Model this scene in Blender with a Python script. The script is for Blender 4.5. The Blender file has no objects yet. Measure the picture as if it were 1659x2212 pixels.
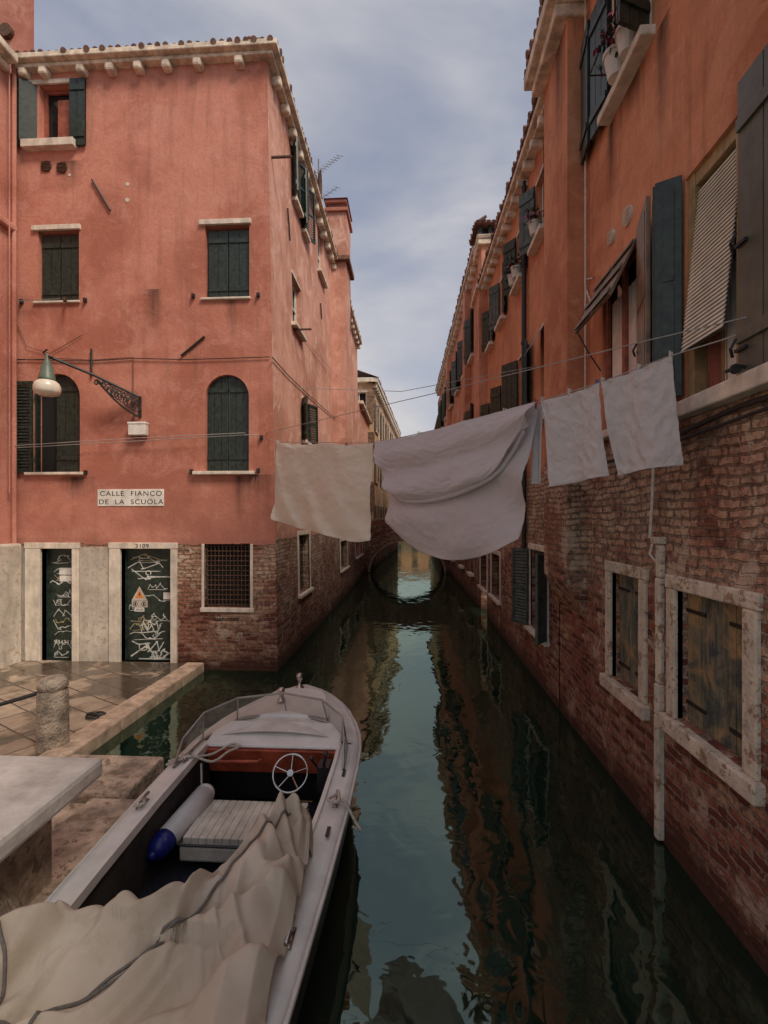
import bpy, math, random
from mathutils import Vector, Matrix, noise
random.seed(7)
sc=bpy.context.scene
F=1050.0; CX=829.0; HY=1124.0; H=2.7; TH=math.atan(61/1050)
c_,s_=math.cos(TH),math.sin(TH)
CAM=Vector((0,0,H))
def ray(px,py):
    a=(px-CX)/F; b=-(py-HY)/F
    return Vector((a*c_-s_, a*s_+c_, b))
def onZ(px,py,z):
    r=ray(px,py); return CAM+r*((z-H)/r.z)
def onY(px,py,y):
    r=ray(px,py); return CAM+r*(y/r.y)
class Fr:
    def __init__(s,O,u,v,n):
        s.O=Vector(O); s.u=Vector(u); s.v=Vector(v); s.n=Vector(n)
        s.N=s.u.cross(s.v)
        s.M=Matrix((s.u,s.v,s.N)).transposed().inverted()
    def P(s,u,v,d=0): return s.O+s.u*u+s.v*v+s.n*d
    def hit(s,px,py,d=0):
        r=ray(px,py); o=s.O+s.n*d
        t=(o-CAM).dot(s.N)/r.dot(s.N); w=CAM+r*t-o
        q=s.M@w; return q.x,q.y
def R(fr,x0,y0,x1,y1):
    a=fr.hit(x0,y0); b=fr.hit(x1,y1)
    return (min(a[0],b[0]),max(a[0],b[0]),min(a[1],b[1]),max(a[1],b[1]))
def RS(fr,xa,xb,xr,yt,yb):
    ym=(yt+yb)/2
    u0=fr.hit(xa,ym)[0];u1=fr.hit(xb,ym)[0]
    v1=fr.hit(xr,yt)[1];v0=fr.hit(xr,yb)[1]
    return (min(u0,u1),max(u0,u1),v0,v1)
def G(name,loc=(0,0,0)):
    e=bpy.data.objects.new(name,None); e.location=loc; e.empty_display_size=.2
    sc.collection.objects.link(e); return e
def adopt(ob,par):
    if par: 
        ob.parent=par; ob.matrix_parent_inverse=Matrix.Translation(par.location).inverted()
class B:
    def __init__(s): s.v=[];s.f=[]
    def poly(s,pts):
        i=len(s.v); s.v+=[tuple(p) for p in pts]; s.f.append(tuple(range(i,i+len(pts))))
    def hexa(s,p):
        i=len(s.v); s.v+=[tuple(q) for q in p]
        for f in ((0,3,2,1),(4,5,6,7),(0,1,5,4),(1,2,6,5),(2,3,7,6),(3,0,4,7)): s.f.append(tuple(i+k for k in f))
    def box(s,x0,x1,y0,y1,z0,z1):
        s.hexa([(x0,y0,z0),(x1,y0,z0),(x1,y1,z0),(x0,y1,z0),(x0,y0,z1),(x1,y0,z1),(x1,y1,z1),(x0,y1,z1)])
    def fb(s,fr,u0,u1,v0,v1,d0,d1):
        s.hexa([fr.P(u0,v0,d0),fr.P(u1,v0,d0),fr.P(u1,v0,d1),fr.P(u0,v0,d1),fr.P(u0,v1,d0),fr.P(u1,v1,d0),fr.P(u1,v1,d1),fr.P(u0,v1,d1)])
    def cyl(s,p0,p1,r,r2=None,n=12):
        p0=Vector(p0);p1=Vector(p1); r2=r if r2 is None else r2
        d=(p1-p0).normalized(); a=d.orthogonal().normalized(); b=d.cross(a); i=len(s.v)
        for p,q in ((p0,r),(p1,r2)):
            for k in range(n):
                t=2*math.pi*k/n; s.v.append(tuple(p+(a*math.cos(t)+b*math.sin(t))*q))
        for k in range(n): s.f.append((i+k,i+(k+1)%n,i+n+(k+1)%n,i+n+k))
        s.f.append(tuple(i+k for k in range(n))[::-1]); s.f.append(tuple(i+n+k for k in range(n)))
    def tube(s,pts,r,n=6):
        pts=[Vector(p) for p in pts]; i=len(s.v); prev=None
        for j,p in enumerate(pts):
            d=(pts[min(j+1,len(pts)-1)]-pts[max(j-1,0)]).normalized()
            a=(prev-d*prev.dot(d)).normalized() if prev is not None and (prev-d*prev.dot(d)).length>1e-4 else d.orthogonal().normalized()
            prev=a; b=d.cross(a)
            for k in range(n):
                t=2*math.pi*k/n; s.v.append(tuple(p+(a*math.cos(t)+b*math.sin(t))*r))
        for j in range(len(pts)-1):
            for k in range(n):
                s.f.append((i+j*n+k,i+j*n+(k+1)%n,i+(j+1)*n+(k+1)%n,i+(j+1)*n+k))
    def grid(s,rows):
        i=len(s.v); m=len(rows[0])
        for r in rows: s.v+=[tuple(p) for p in r]
        for a in range(len(rows)-1):
            for b in range(m-1):
                s.f.append((i+a*m+b,i+a*m+b+1,i+(a+1)*m+b+1,i+(a+1)*m+b))
    def lathe(s,c,prof,n=20):
        rows=[[(c[0]+r*math.cos(2*math.pi*k/n),c[1]+r*math.sin(2*math.pi*k/n),c[2]+z) for k in range(n+1)] for r,z in prof]
        s.grid(rows)
    def ball(s,c,r,sc_=(1,1,1),n=12):
        rows=[]
        for j in range(n+1):
            p=math.pi*j/n
            rows.append([(c[0]+r*sc_[0]*math.sin(p)*math.cos(2*math.pi*k/n),c[1]+r*sc_[1]*math.sin(p)*math.sin(2*math.pi*k/n),c[2]+r*sc_[2]*math.cos(p)) for k in range(n+1)])
        s.grid(rows)
    def make(s,name,mat,parent=None,bevel=0,smooth=False,recalc=True,solid=0,sub=0):
        if not s.v: return None
        me=bpy.data.meshes.new(name); me.from_pydata(s.v,[],s.f); me.update()
        if recalc:
            import bmesh
            bm=bmesh.new(); bm.from_mesh(me)
            if smooth: bmesh.ops.remove_doubles(bm,verts=bm.verts,dist=1e-5)
            bmesh.ops.recalc_face_normals(bm,faces=bm.faces); bm.to_mesh(me); bm.free()
        ob=bpy.data.objects.new(name,me); sc.collection.objects.link(ob)
        me.materials.append(mat)
        if smooth:
            for p in me.polygons: p.use_smooth=True
        if solid:
            m=ob.modifiers.new('s','SOLIDIFY'); m.thickness=solid
        if bevel:
            m=ob.modifiers.new('b','BEVEL'); m.width=bevel; m.segments=2; m.limit_method='ANGLE'
        adopt(ob,parent); return ob
# ---------- materials
class NT:
    def __init__(s,name):
        s.m=bpy.data.materials.new(name); s.m.use_nodes=True; s.t=s.m.node_tree; s.b=s.t.nodes['Principled BSDF']
    def n(s,typ,props=None,**inp):
        nd=s.t.nodes.new(typ)
        for k,v in (props or {}).items(): setattr(nd,k,v)
        for k,v in inp.items():
            key=k.replace('_',' ')
            sk=nd.inputs[int(k[1:])] if k[0]=='i' and k[1:].isdigit() else nd.inputs[key]
            s.set(sk,v)
        return nd
    def set(s,sk,v):
        if isinstance(v,bpy.types.NodeSocket): s.t.links.new(v,sk)
        else:
            if isinstance(v,(tuple,list)) and len(v)==3 and sk.type=='RGBA': v=(*v,1)
            sk.default_value=v
    def math(s,op,a,b=0,c=0,clamp=False):
        nd=s.n('ShaderNodeMath',{'operation':op,'use_clamp':clamp},i0=a,i1=b,i2=c); return nd.outputs[0]
    def mix(s,f,a,b,mode='MIX'):
        nd=s.n('ShaderNodeMix',{'data_type':'RGBA','blend_type':mode},i0=f,i6=a,i7=b); return nd.outputs[2]
    def noise(s,vec,scale,detail=5,rough=.55,dist=0):
        return s.n('ShaderNodeTexNoise',None,Vector=vec,Scale=scale,Detail=detail,Roughness=rough,Distortion=dist).outputs[0]
    def mr(s,v,a,b,c=0,d=1,):
        return s.n('ShaderNodeMapRange',None,Value=v,From_Min=a,From_Max=b,To_Min=c,To_Max=d).outputs[0]
    def obj(s): return s.n('ShaderNodeTexCoord').outputs['Object']
    def mapv(s,vec,sc_): return s.n('ShaderNodeMapping',None,Vector=vec,Scale=sc_).outputs[0]
    def bump(s,h,strength=.4,dist=.01,normal=None):
        nd=s.n('ShaderNodeBump',None,Height=h,Strength=strength,Distance=dist)
        if normal is not None: s.set(nd.inputs['Normal'],normal)
        return nd.outputs[0]
    def out(s,col=None,rough=None,normal=None,**kw):
        if col is not None: s.set(s.b.inputs['Base Color'],col)
        if rough is not None: s.set(s.b.inputs['Roughness'],rough)
        if normal is not None: s.set(s.b.inputs['Normal'],normal)
        for k,v in kw.items(): s.set(s.b.inputs[k.replace('_',' ')],v)
        return s.m
def simple(name,col,rough=.6,var=.3,scale=8,bump=.2,metal=0,streak=False,bd=.005,chip=None):
    k=NT(name); o=k.obj()
    n1=k.noise(o,scale,4,.65)
    f=k.math('ADD',k.math('MULTIPLY',n1,.55),k.math('MULTIPLY',k.noise(k.mapv(o,(6,6,.8)),scale*.3,3),.45)) if streak else n1
    dark=tuple(x*(1-var) for x in col); lite=tuple(min(1,x*(1+var)) for x in col)
    cc=k.mix(k.mr(f,.35,.65),dark,lite)
    if chip:
        cn=k.noise(o,9,5,.75,.3); cc=k.mix(k.mr(cn,.54,.60,0,.9),cc,chip); cc=k.mix(k.mr(cn,.40,.33,0,.7),cc,tuple(x*.45 for x in col))
    return k.out(cc,rough,k.bump(k.noise(o,scale*6,3),bump,bd) if bump else None,Metallic=metal)
def facade(name,plaster,brick_z,amp=.25,b1=(.25,.085,.05),b2=(.40,.20,.125),mort=(.40,.32,.25),algae=True,dirt=.5,patch=.0,stains=(),pale=(2.0,3.4,.8),palec=(.50,.38,.28),mott=.5):
    k=NT(name); o=k.obj()
    sp=k.n('ShaderNodeSeparateXYZ',None,Vector=o); x,y,z=sp.outputs
    u=k.math('ADD',x,y)
    w2=k.noise(o,6.0,3); w0=k.noise(o,1.2,2)
    zz=k.math('ADD',z,k.math('ADD',k.math('MULTIPLY',w2,.06),k.math('MULTIPLY',w0,.12))); uu=k.math('ADD',u,k.math('MULTIPLY',w2,.10))
    v2=k.n('ShaderNodeCombineXYZ',None,X=uu,Y=zz,Z=0.0).outputs[0]
    br=k.n('ShaderNodeTexBrick',{'offset':.5},Vector=v2,Color1=b1,Color2=b2,Mortar=mort,Scale=1.0,Mortar_Size=.012,Mortar_Smooth=.35,Bias=-.05,Brick_Width=.225,Row_Height=.070)
    br2=k.n('ShaderNodeTexBrick',{'offset':.5},Vector=v2,Color1=(0,0,0),Color2=(1,1,1),Mortar=(.5,.5,.5),Scale=1.0,Mortar_Size=.012,Mortar_Smooth=.35,Bias=0,Brick_Width=.225,Row_Height=.070)
    n0=k.noise(o,.9,4,.65); n3=k.noise(o,17,4,.75); n4=k.noise(o,2.4,5,.72,.4)
    rnd=k.math('ADD',br2.outputs[0],k.math('MULTIPLY',k.math('SUBTRACT',n4,.5),1.3))
    bc=k.mix(k.mr(rnd,.66,.82,0,.85),br.outputs[0],(.60,.39,.26))
    bc=k.mix(k.mr(rnd,.36,.20,0,.8),bc,(.13,.035,.025))
    pz=k.math('MULTIPLY',k.mr(k.math('ADD',z,k.math('MULTIPLY',n0,1.2)),pale[0]+.6,pale[1]+.2,0,pale[2]),k.mr(n4,.36,.52,.2,1))
    bc=k.mix(pz,bc,k.mix(k.math('MULTIPLY',br.outputs[1],.8),k.mix(br2.outputs[0],palec,tuple(min(1,q*1.35) for q in palec)),(.20,.12,.08)))
    bc=k.mix(k.math('MULTIPLY',k.mr(n0,.52,.38),.55),bc,k.mix(1,bc,(.6,.26,.2),'MULTIPLY'))
    bc=k.mix(k.mr(n3,.34,.56,.75,0),bc,(.05,.022,.018))
    bc=k.mix(k.mr(n4,.59,.63,0,.75),bc,(.62,.50,.39))
    # plaster
    pn=k.noise(o,.55,6,.62,.3); ps=k.noise(k.mapv(o,(5,5,.4)),1.3,4,.65); pf=k.noise(o,22,4,.75); pm=k.noise(o,1.8,6,.78,.5)
    dk=tuple(a*b for a,b in zip(plaster,(.70,.60,.56))); lt=tuple(min(1,a*b) for a,b in zip(plaster,(1.12,1.34,1.45)))
    pc=k.mix(k.mr(pn,.40,.58),dk,plaster)
    pc=k.mix(k.mr(pm,.50,.64,0,mott),pc,lt)
    pc=k.mix(k.mr(pm,.44,.36,0,.35),pc,tuple(a*.62 for a in plaster))
    pc=k.mix(k.mr(ps,.52,.76,0,dirt),pc,tuple(a*.35 for a in plaster))
    pc=k.mix(k.mr(pf,.32,.6,.24,0),pc,tuple(a*.45 for a in plaster))
    bz=max(0,brick_z)
    pc=k.mix(k.math('MULTIPLY',k.mr(z,bz,bz+1.6,.6,0),k.mr(pn,.40,.60,1,.3)),pc,tuple(a*q for a,q in zip(plaster,(.58,.56,.60))))
    if patch: pc=k.mix(k.mr(k.noise(o,1.5,4,.6,1.0),.55,.64,0,patch),pc,lt)
    for (su,sz,sw,sl) in stains:
        m1=k.mr(k.math('ABSOLUTE',k.math('SUBTRACT',k.math('ADD',u,k.math('MULTIPLY',w2,.06)),su)),0,sw,1,0)
        m2=k.math('MULTIPLY',k.mr(z,sz-sl,sz,0,1),k.math('LESS_THAN',z,sz))
        pc=k.mix(k.math('MULTIPLY',k.math('MULTIPLY',m1,m2),k.mr(ps,.3,.55,.35,1)),pc,(.035,.025,.02))
    nz=k.math('MULTIPLY',k.math('SUBTRACT',n4,.5),amp*2)
    lim=k.math('SUBTRACT',k.math('ADD',z,nz),brick_z)
    mk=k.mr(lim,-.008,.008)
    edge=k.mr(k.math('ABSOLUTE',k.math('SUBTRACT',lim,.05)),0,.09,.5,0)
    pc=k.mix(edge,pc,tuple(a*.55 for a in plaster))
    col=k.mix(mk,bc,pc)
    if algae:
        az=k.math('ADD',z,k.math('MULTIPLY',k.math('SUBTRACT',n4,.5),.6))
        col=k.mix(k.mr(az,.08,.32,.93,0),col,(.022,.02,.012))
        col=k.mix(k.mr(az,.3,1.5,.4,0),col,(.15,.045,.03))
    hb=k.math('ADD',k.math('MULTIPLY',br.outputs[1],-1.2),k.math('MULTIPLY',n3,1.2))
    hp=k.math('ADD',k.math('MULTIPLY',pf,.3),k.math('ADD',k.math('MULTIPLY',pm,.5),.7))
    hh=k.n('ShaderNodeMix',{'data_type':'FLOAT'},i0=mk,i2=hb,i3=hp).outputs[0]
    return k.out(col,.93,k.bump(hh,1.0,.025),Specular_IOR_Level=.25)
m_pink=facade('pink_plaster_brick',(.62,.265,.19),2.26,.10,dirt=.4,b1=(.38,.17,.10),b2=(.55,.33,.22),pale=(.6,2.0,.5),palec=(.54,.39,.28),stains=[(5.36,6.70,.12,.9),(5.8,3.52,.45,.5),(2.45,3.5,.45,.45),(5.5,3.5,.14,.9),(2.3,9.3,.3,.6),(3.9,6.9,.2,1.0)],mott=.45)
m_pinks=facade('pink_side_plaster_brick',(.70,.375,.285),2.34,.09,dirt=.4,patch=.6,b1=(.28,.15,.10),b2=(.46,.32,.23),pale=(.7,2.1,.6),palec=(.46,.36,.28))
m_orng=facade('orange_plaster_brick',(.66,.285,.155),3.5,.30,dirt=.65,patch=.3,b1=(.36,.12,.07),b2=(.52,.24,.15),pale=(1.6,3.3,.95),palec=(.56,.41,.29),stains=[(2.1+4.25,6.9,.15,1.2),(2.1+5.3,6.9,.14,1.0),(2.1+6.2,8.8,.35,1.5),(2.1+3.2,7.6,.2,1.1),(2.1+4.8,6.9,.5,.35)])
m_far=facade('far_orange_plaster_brick',(.66,.31,.19),3.2,.4,dirt=.5,patch=.25)
m_ochre=facade('ochre_plaster',(.70,.51,.33),1.2,.4,dirt=.4)
m_plain=facade('pink_plaster_plain',(.60,.26,.195),-5,.1,dirt=.45,algae=False)
m_bridge=facade('bridge_brick',(.42,.19,.14),2.45,.15,algae=True)
m_grey=simple('grey_cement_plaster',(.52,.46,.39),.9,.3,3,.3,streak=True,chip=(.40,.31,.23))
m_stone=simple('istrian_stone',(.66,.58,.48),.75,.30,5,.45,streak=True,bd=.008)
m_chip=simple('chipped_stone',(.62,.54,.43),.85,.28,5,.8,streak=True,bd=.012,chip=(.28,.16,.10))
m_stoneW=simple('white_stone',(.66,.62,.54),.75,.25,5,.3,streak=True,bd=.006)
m_eave=simple('eave_stone',(.66,.55,.43),.8,.35,6,.35)
m_tile=simple('terracotta_tile',(.17,.085,.06),.85,.5,9,.5)
m_grn=simple('dark_green_wood',(.022,.034,.026),.42,.5,14,.3)
m_grn2=simple('blue_green_wood',(.06,.085,.08),.45,.4,10,.3)
m_grn3=simple('pale_green_wood',(.085,.09,.07),.4,.5,3,.3,streak=True)  # paler, streaked grey-green for the near open shutter
m_brn=simple('brown_lit_shutter',(.19,.12,.07),.45,.4,6,.2)  # brown wood, lightened to the tone of a panel in the light
m_red=simple('red_window_wood',(.30,.09,.055),.55,.35,10,.2)
m_iron=simple('black_iron',(.018,.017,.017),.55,.4,20,.3)
m_rust=simple('rusty_iron',(.10,.05,.03),.8,.5,20,.3)
m_wire=simple('wire_steel',(.16,.15,.14),.5,.2,20,0)
m_wirew=simple('white_cable',(.6,.54,.48),.6,.2,20,0)
m_glass=simple('dark_window_glass',(.015,.016,.018),.06,.4,2,0)
m_int=simple('dark_interior',(.01,.009,.008),.9,.3,2,0)
m_cur=simple('curtain_cloth',(.76,.66,.58),.9,.15,4,.3)
m_white=simple('white_paint',(.74,.71,.65),.5,.2,5,.1)
m_spray=simple('white_spray_paint',(.64,.64,.59),.8,.3,9,0)
m_yel=simple('yellow_spray_paint',(.40,.34,.18),.8,.3,9,0)
m_org=simple('warning_orange',(.75,.25,.05),.6,.1,9,0)
m_ink=simple('black_letter_paint',(.02,.02,.02),.8,.3,9,0)
def weathered():
    k=NT('weathered_green_wood'); o=k.obj()
    g=k.noise(k.mapv(o,(14,14,1.1)),2.2,5,.7); n=k.noise(o,3,5,.7,.5)
    c=k.mix(k.mr(g,.35,.65),(.055,.065,.05),(.24,.22,.15))
    c=k.mix(k.mr(n,.50,.62),c,(.36,.24,.11)); c=k.mix(k.mr(n,.48,.38,0,.85),c,(.035,.055,.06))
    return k.out(c,.8,k.bump(g,.6,.01))
m_wea=weathered()
K=.018
XL,YF=-2.4,8.57; XR=2.1
LF=Fr((XL,YF,0),(1,0,0),(0,0,1),(0,-1,0))
LS=Fr((XL,YF,0),(0,1,0),(-K,0,1),(1,0,0))
RW=Fr((XR,0,0),(0,1,0),(0,0,1),(-1,0,0))
def wall(b,fr,u0,u1,v0,v1,holes,fix=None,depth=.18,rev=None):
    us=sorted(set([u0,u1]+[q for h in holes for q in h[:2] if u0<q<u1])); vs=sorted(set([v0,v1]+[q for h in holes for q in h[2:4] if v0<q<v1]))
    f=fix or (lambda u,v:u)
    for i in range(len(us)-1):
        for j in range(len(vs)-1):
            cu=(us[i]+us[i+1])/2; cv=(vs[j]+vs[j+1])/2
            if any(h[0]<cu<h[1] and h[2]<cv<h[3] for h in holes): continue
            a,c,d,e=us[i],us[i+1],vs[j],vs[j+1]
            b.poly([fr.P(f(a,d),d),fr.P(f(c,d),d),fr.P(f(c,e),e),fr.P(f(a,e),e)])
    rv=rev or b
    for h in holes:
        a,c,d,e=h[:4]; D=-depth
        rv.poly([fr.P(a,d),fr.P(a,e),fr.P(a,e,D),fr.P(a,d,D)]); rv.poly([fr.P(c,d),fr.P(c,e),fr.P(c,e,D),fr.P(c,d,D)])
        rv.poly([fr.P(a,d),fr.P(c,d),fr.P(c,d,D),fr.P(a,d,D)]); rv.poly([fr.P(a,e),fr.P(c,e),fr.P(c,e,D),fr.P(a,e,D)])
def arch(b,fr,h):
    a,c,d,e=h; r=(c-a)/2; vc=e-r; m=(a+c)/2; n=10
    for sgn,uc in ((-1,a),(1,c)):
        pts=[(m+sgn*r*math.cos(t),vc+r*math.sin(t)) for t in [math.pi/2*i/n for i in range(n+1)]]
        for i in range(n):
            b.poly([fr.P(uc,e),fr.P(*pts[i]),fr.P(*pts[i+1])])
            b.poly([fr.P(*pts[i]),fr.P(*pts[i+1]),fr.P(*pts[i+1],-.17),fr.P(*pts[i],-.17)])
def shutter(b,fr,u0,u1,v0,v1,d,n=4,th=.035,bat=True):
    w=(u1-u0)/n
    for i in range(n): b.fb(fr,u0+i*w+.004,u0+(i+1)*w-.004,v0,v1,d,d+th)
    b.fb(fr,u0+.004,u1-.004,v0+.01,v1-.01,d+.003,d+th-.012)
    if bat:
        for q in (.15,.85): b.fb(fr,u0+.01,u1-.01,v0+(v1-v0)*q-.04,v0+(v1-v0)*q+.04,d+th+.0005,d+th+.018)
def louvre(b,fr,u0,u1,v0,v1,d,th=.04):
    b.fb(fr,u0,u0+.04,v0,v1,d,d+th); b.fb(fr,u1-.04,u1,v0,v1,d,d+th)
    for q in (v0,(v0+v1)/2-.025,v1-.05): b.fb(fr,u0+.041,u1-.041,q,q+.05,d+.002,d+th-.002)
    n=int((v1-v0)/.06)
    for i in range(n):
        v=v0+.05+i*(v1-v0-.1)/n
        b.hexa([fr.P(u0+.042,v,d+.03),fr.P(u1-.042,v,d+.03),fr.P(u1-.042,v+.008,d+.036),fr.P(u0+.042,v+.008,d+.036),fr.P(u0+.042,v+.045,d+.004),fr.P(u1-.042,v+.045,d+.004),fr.P(u1-.042,v+.053,d+.01),fr.P(u0+.042,v+.053,d+.01)])
def sub(fr,u,v,ang,d=0):
    a=math.radians(ang); uu=(fr.u*math.cos(a)+fr.n*math.sin(a)); nn=(-fr.u*math.sin(a)+fr.n*math.cos(a))
    return Fr(fr.P(u,v,d),uu,fr.v,nn)
def surround(b,fr,h,w=.07,d=.02,sill=True,top=True,ww=None):
    a,c,e,f=h
    if top: b.fb(fr,a-w,c+w,f,f+w,-.03,d)
    b.fb(fr,a-w,a,e,f-.0005,-.03,d-.003); b.fb(fr,c,c+w,e,f-.0005,-.03,d-.003)
    if sill: b.fb(fr,a-w-.04,c+w+.04,e-.07,e-.0005,-.03,d+.06)
def casement(bf,bg,fr,h,dep=-.12,w=.045,mull=1,cross=1):
    a,c,e,f=h
    bg.poly([fr.P(a,e,dep-.02),fr.P(c,e,dep-.02),fr.P(c,f,dep-.02),fr.P(a,f,dep-.02)])
    bf.fb(fr,a,a+w,e,f,dep-.01,dep+.03); bf.fb(fr,c-w,c,e,f,dep-.01,dep+.03)
    bf.fb(fr,a+w,c-w,e,e+w,dep-.01,dep+.028); bf.fb(fr,a+w,c-w,f-w,f,dep-.01,dep+.028)
    for i in range(mull):
        m=a+(c-a)*(i+1)/(mull+1); bf.fb(fr,m-w*.6,m+w*.6,e+w,f-w,dep-.01,dep+.026)
    for i in range(cross):
        m=e+(f-e)*(i+1)/(cross+1); bf.fb(fr,a+w,c-w,m-w*.3,m+w*.3,dep-.01,dep+.022)
def text(s,fr,u,v,d,size,mat,name,par,align='CENTER',sx=1,bold=0,sp=1):
    cu=bpy.data.curves.new(name,'FONT'); cu.body=s; cu.size=size; cu.align_x=align; cu.extrude=.001; cu.offset=bold; cu.space_character=sp
    ob=bpy.data.objects.new(name,cu); sc.collection.objects.link(ob); cu.materials.append(mat)
    m=Matrix.Identity(4)
    for i in range(3):
        m[i][0]=fr.u[i]*sx; m[i][1]=fr.v[i]; m[i][2]=fr.n[i]; m[i][3]=fr.P(u,v,d)[i]
    ob.matrix_world=m
    if par: ob.parent=par; ob.matrix_parent_inverse=Matrix.Translation(par.location).inverted()
    return ob
def tiles_edge(b,p0,p1,out,r=.055,ln=.5,rise=.12):
    p0=Vector(p0);p1=Vector(p1);out=Vector(out); L=(p1-p0).length; n=max(2,int(L/(2.6*r))); d=(p1-p0)/n
    for i in range(n):
        q=p0+d*(i+.5); jit=random.uniform(-.03,.03)
        b.cyl(q+out*(.03+jit),q-out*ln+Vector((0,0,rise)),r,r*.85,8)
# =========================================================== LEFT PINK HOUSE
ph=G('pink_house',(-4.8,8.57,0))
ZE=10.95
h_top=R(LF,85,185,152,308); h_ml=R(LF,82,500,170,650); h_mr=R(LF,443,488,538,642)
h_al=R(LF,75,808,172,1020); h_ar=R(LF,443,810,537,1018); h_gr=R(LF,441,1175,540,1313)
h_d1=R(LF,90,1185,158,1432); h_d2=R(LF,262,1185,370,1432)
fh=[h_top,h_ml,h_mr,h_al,h_ar,h_gr,h_d1,h_d2]
b=B()
wall(b,LF,-4.9,0,-.5,ZE,fh,fix=lambda u,v:(u-K*v if u==0 else u))
arch(b,LF,h_al); arch(b,LF,h_ar)
b.make('front_wall',m_pink,ph,recalc=False)
s1=RS(LS,632,641,636,335,440); s2=RS(LS,652,657,655,398,505) ; s3=RS(LS,686,697,690,495,592)
s4=RS(LS,727,736,732,588,690); s5=RS(LS,631,648,640,612,712); s6=RS(LS,653,663,658,868,955)
s7=RS(LS,645,668,656,1155,1278); s8=RS(LS,735,750,742,1168,1228); s9=RS(LS,768,782,775,1165,1200)
s10=RS(LS,725,737,730,772,905); s11=RS(LS,730,739,734,930,1000)
sh=[s1,s2,s3,s4,s5,s6,s7,s8,s9,s10,s11]
b=B(); wall(b,LS,0,14.2,-.5,ZE,sh,depth=.2); b.make('side_wall',m_pinks,ph,recalc=False)
b=B(); 
b.poly([(-7.3,22.77,-.5),(-2.4,22.77,-.5),(-2.6,22.77,ZE),(-7.3,22.77,ZE)]); b.make('rear_wall',m_plain,ph)
b=B(); 
xe=XL-K*ZE
def eave(b,z,o0,t,yb=22.9):
    b.hexa([(-7.3,YF-o0,z),(xe+o0,YF-o0,z),(xe+o0,YF+.15,z),(-7.3,YF+.15,z),(-7.3,YF-o0,z+t),(xe+o0,YF-o0,z+t),(xe+o0,YF+.15,z+t),(-7.3,YF+.15,z+t)])
    b.box(xe-.15,xe+o0,YF+.151,yb,z,z+t)
eave(b,ZE-.02,.14,.07); eave(b,ZE+.052,.24,.1)
b.make('eave_cornice',m_eave,ph,bevel=.015)
b=B(); random.seed(3)
for px in (60,103,183,245,305,365,432,520):
    u=LF.hit(px,125)[0]; b.fb(LF,u-.08,u+.08,ZE-.17,ZE-.021,-.02,.17)
for i in range(24):
    u=.35+i*.6; b.fb(LS,u-.08,u+.08,ZE-.2,ZE-.021,-.02,.17)
b.make('eave_corbels',m_eave,ph,bevel=.04)
b=B(); z=ZE+.153
b.poly([(-7.4,YF-.2,z),(xe+.2,YF-.2,z),(-4.9,11.5,z+1.0),(-7.4,11.5,z+1.0)])
b.poly([(xe+.2,YF-.2,z),(xe+.2,22.9,z),(-4.9,22.9,z+1.0),(-4.9,11.5,z+1.0)])
b.poly([(-7.4,11.5,z+1),(-4.9,11.5,z+1),(-4.9,22.9,z+1),(-7.4,22.9,z)])
tiles_edge(b,(-7.3,YF-.2,z-.02),(xe+.2,YF-.2,z-.02),(0,-1,0)); tiles_edge(b,(xe+.2,YF-.2,z-.02),(xe+.2,22.8,z-.02),(1,0,0))
b.make('tiled_roof',m_tile,ph,recalc=False)
bs=B(); bg=B(); bgl=B(); bi=B(); br=B()
a,c,e,f=h_top; bs.fb(LF,a-.2,c+.02,f,f+.08,-.02,.04); bs.fb(LF,a-.26,c+.14,e-.14,e-.001,-.02,.14)
casement(br,bgl,LF,h_top,dep=-.14,w=.07,mull=0,cross=0)
br.fb(LF,(a+c)/2-.02,c-.08,e+.1,f-.2,-.13,-.10)
r=R(LF,27,178,64,318); shutter(bg,LF,r[0],r[1],r[2],r[3],.03,3)
r=R(LF,65,182,80,312); S=sub(LF,r[1],r[2],150); shutter(bg,S,0,.28,0,r[3]-r[2],0,2)
r=R(LF,154,176,188,318); shutter(bg,LF,r[0],r[1],r[2],r[3],.03,2)
for h in (h_ml,h_mr):
    a,c,e,f=h; bs.fb(LF,a-.1,c+.04,f,f+.09,-.02,.05); bs.fb(LF,a-.07,c+.03,e-.04,e-.001,-.02,.05)
    m=(a+c)/2; shutter(bg,LF,a+.03,m-.004,e,f-.06,-.1,2); shutter(bg,LF,m+.004,c-.01,e,f-.06,-.1,2)
a,c,e,f=h_ar; m=(a+c)/2; shutter(bg,LF,a,m-.003,e,f,-.12,3); shutter(bg,LF,m+.003,c,e,f,-.12,3)
bs.fb(LF,a-.2,c+.12,e-.06,e-.001,-.02,.1)
a,c,e,f=h_al; m=(a+c)/2; bi.poly([LF.P(a,e,-.17),LF.P(c,e,-.17),LF.P(c,f,-.17),LF.P(a,f,-.17)]); shutter(bg,LF,m-.08,c,e,f,-.12,3)
S=sub(LF,a+.02,e,75,-.12); shutter(bg,S,0,.15,0,f-e-.2,0,2)
bs.fb(LF,a-.15,c+.1,e-.05,e-.001,-.02,.08)
r=R(LF,22,812,74,1022); louvre(bg,LF,r[0],r[1],r[2],r[3]-.12,.03); 
a,c,e,f=h_gr; surround(bs,LF,h_gr,.05,.02,False,False); bs.fb(LF,a-.07,c+.07,e-.08,e-.001,-.02,.03)
bi.poly([LF.P(a,e,-.17),LF.P(c,e,-.17),LF.P(c,f,-.17),LF.P(a,f,-.17)])
bb=B()
for i in range(12):
    u=a+(c-a)*(i+.5)/12; bb.cyl(LF.P(u,e,-.05),LF.P(u,f,-.05),.008,n=6)
for i in range(13):
    v=e+(f-e)*(i+.5)/13; bb.tube([LF.P(a+(c-a)*q/24,v,-.05+.02*(1 if q%2 else -1)) for q in range(25)],.009,5)
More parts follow.
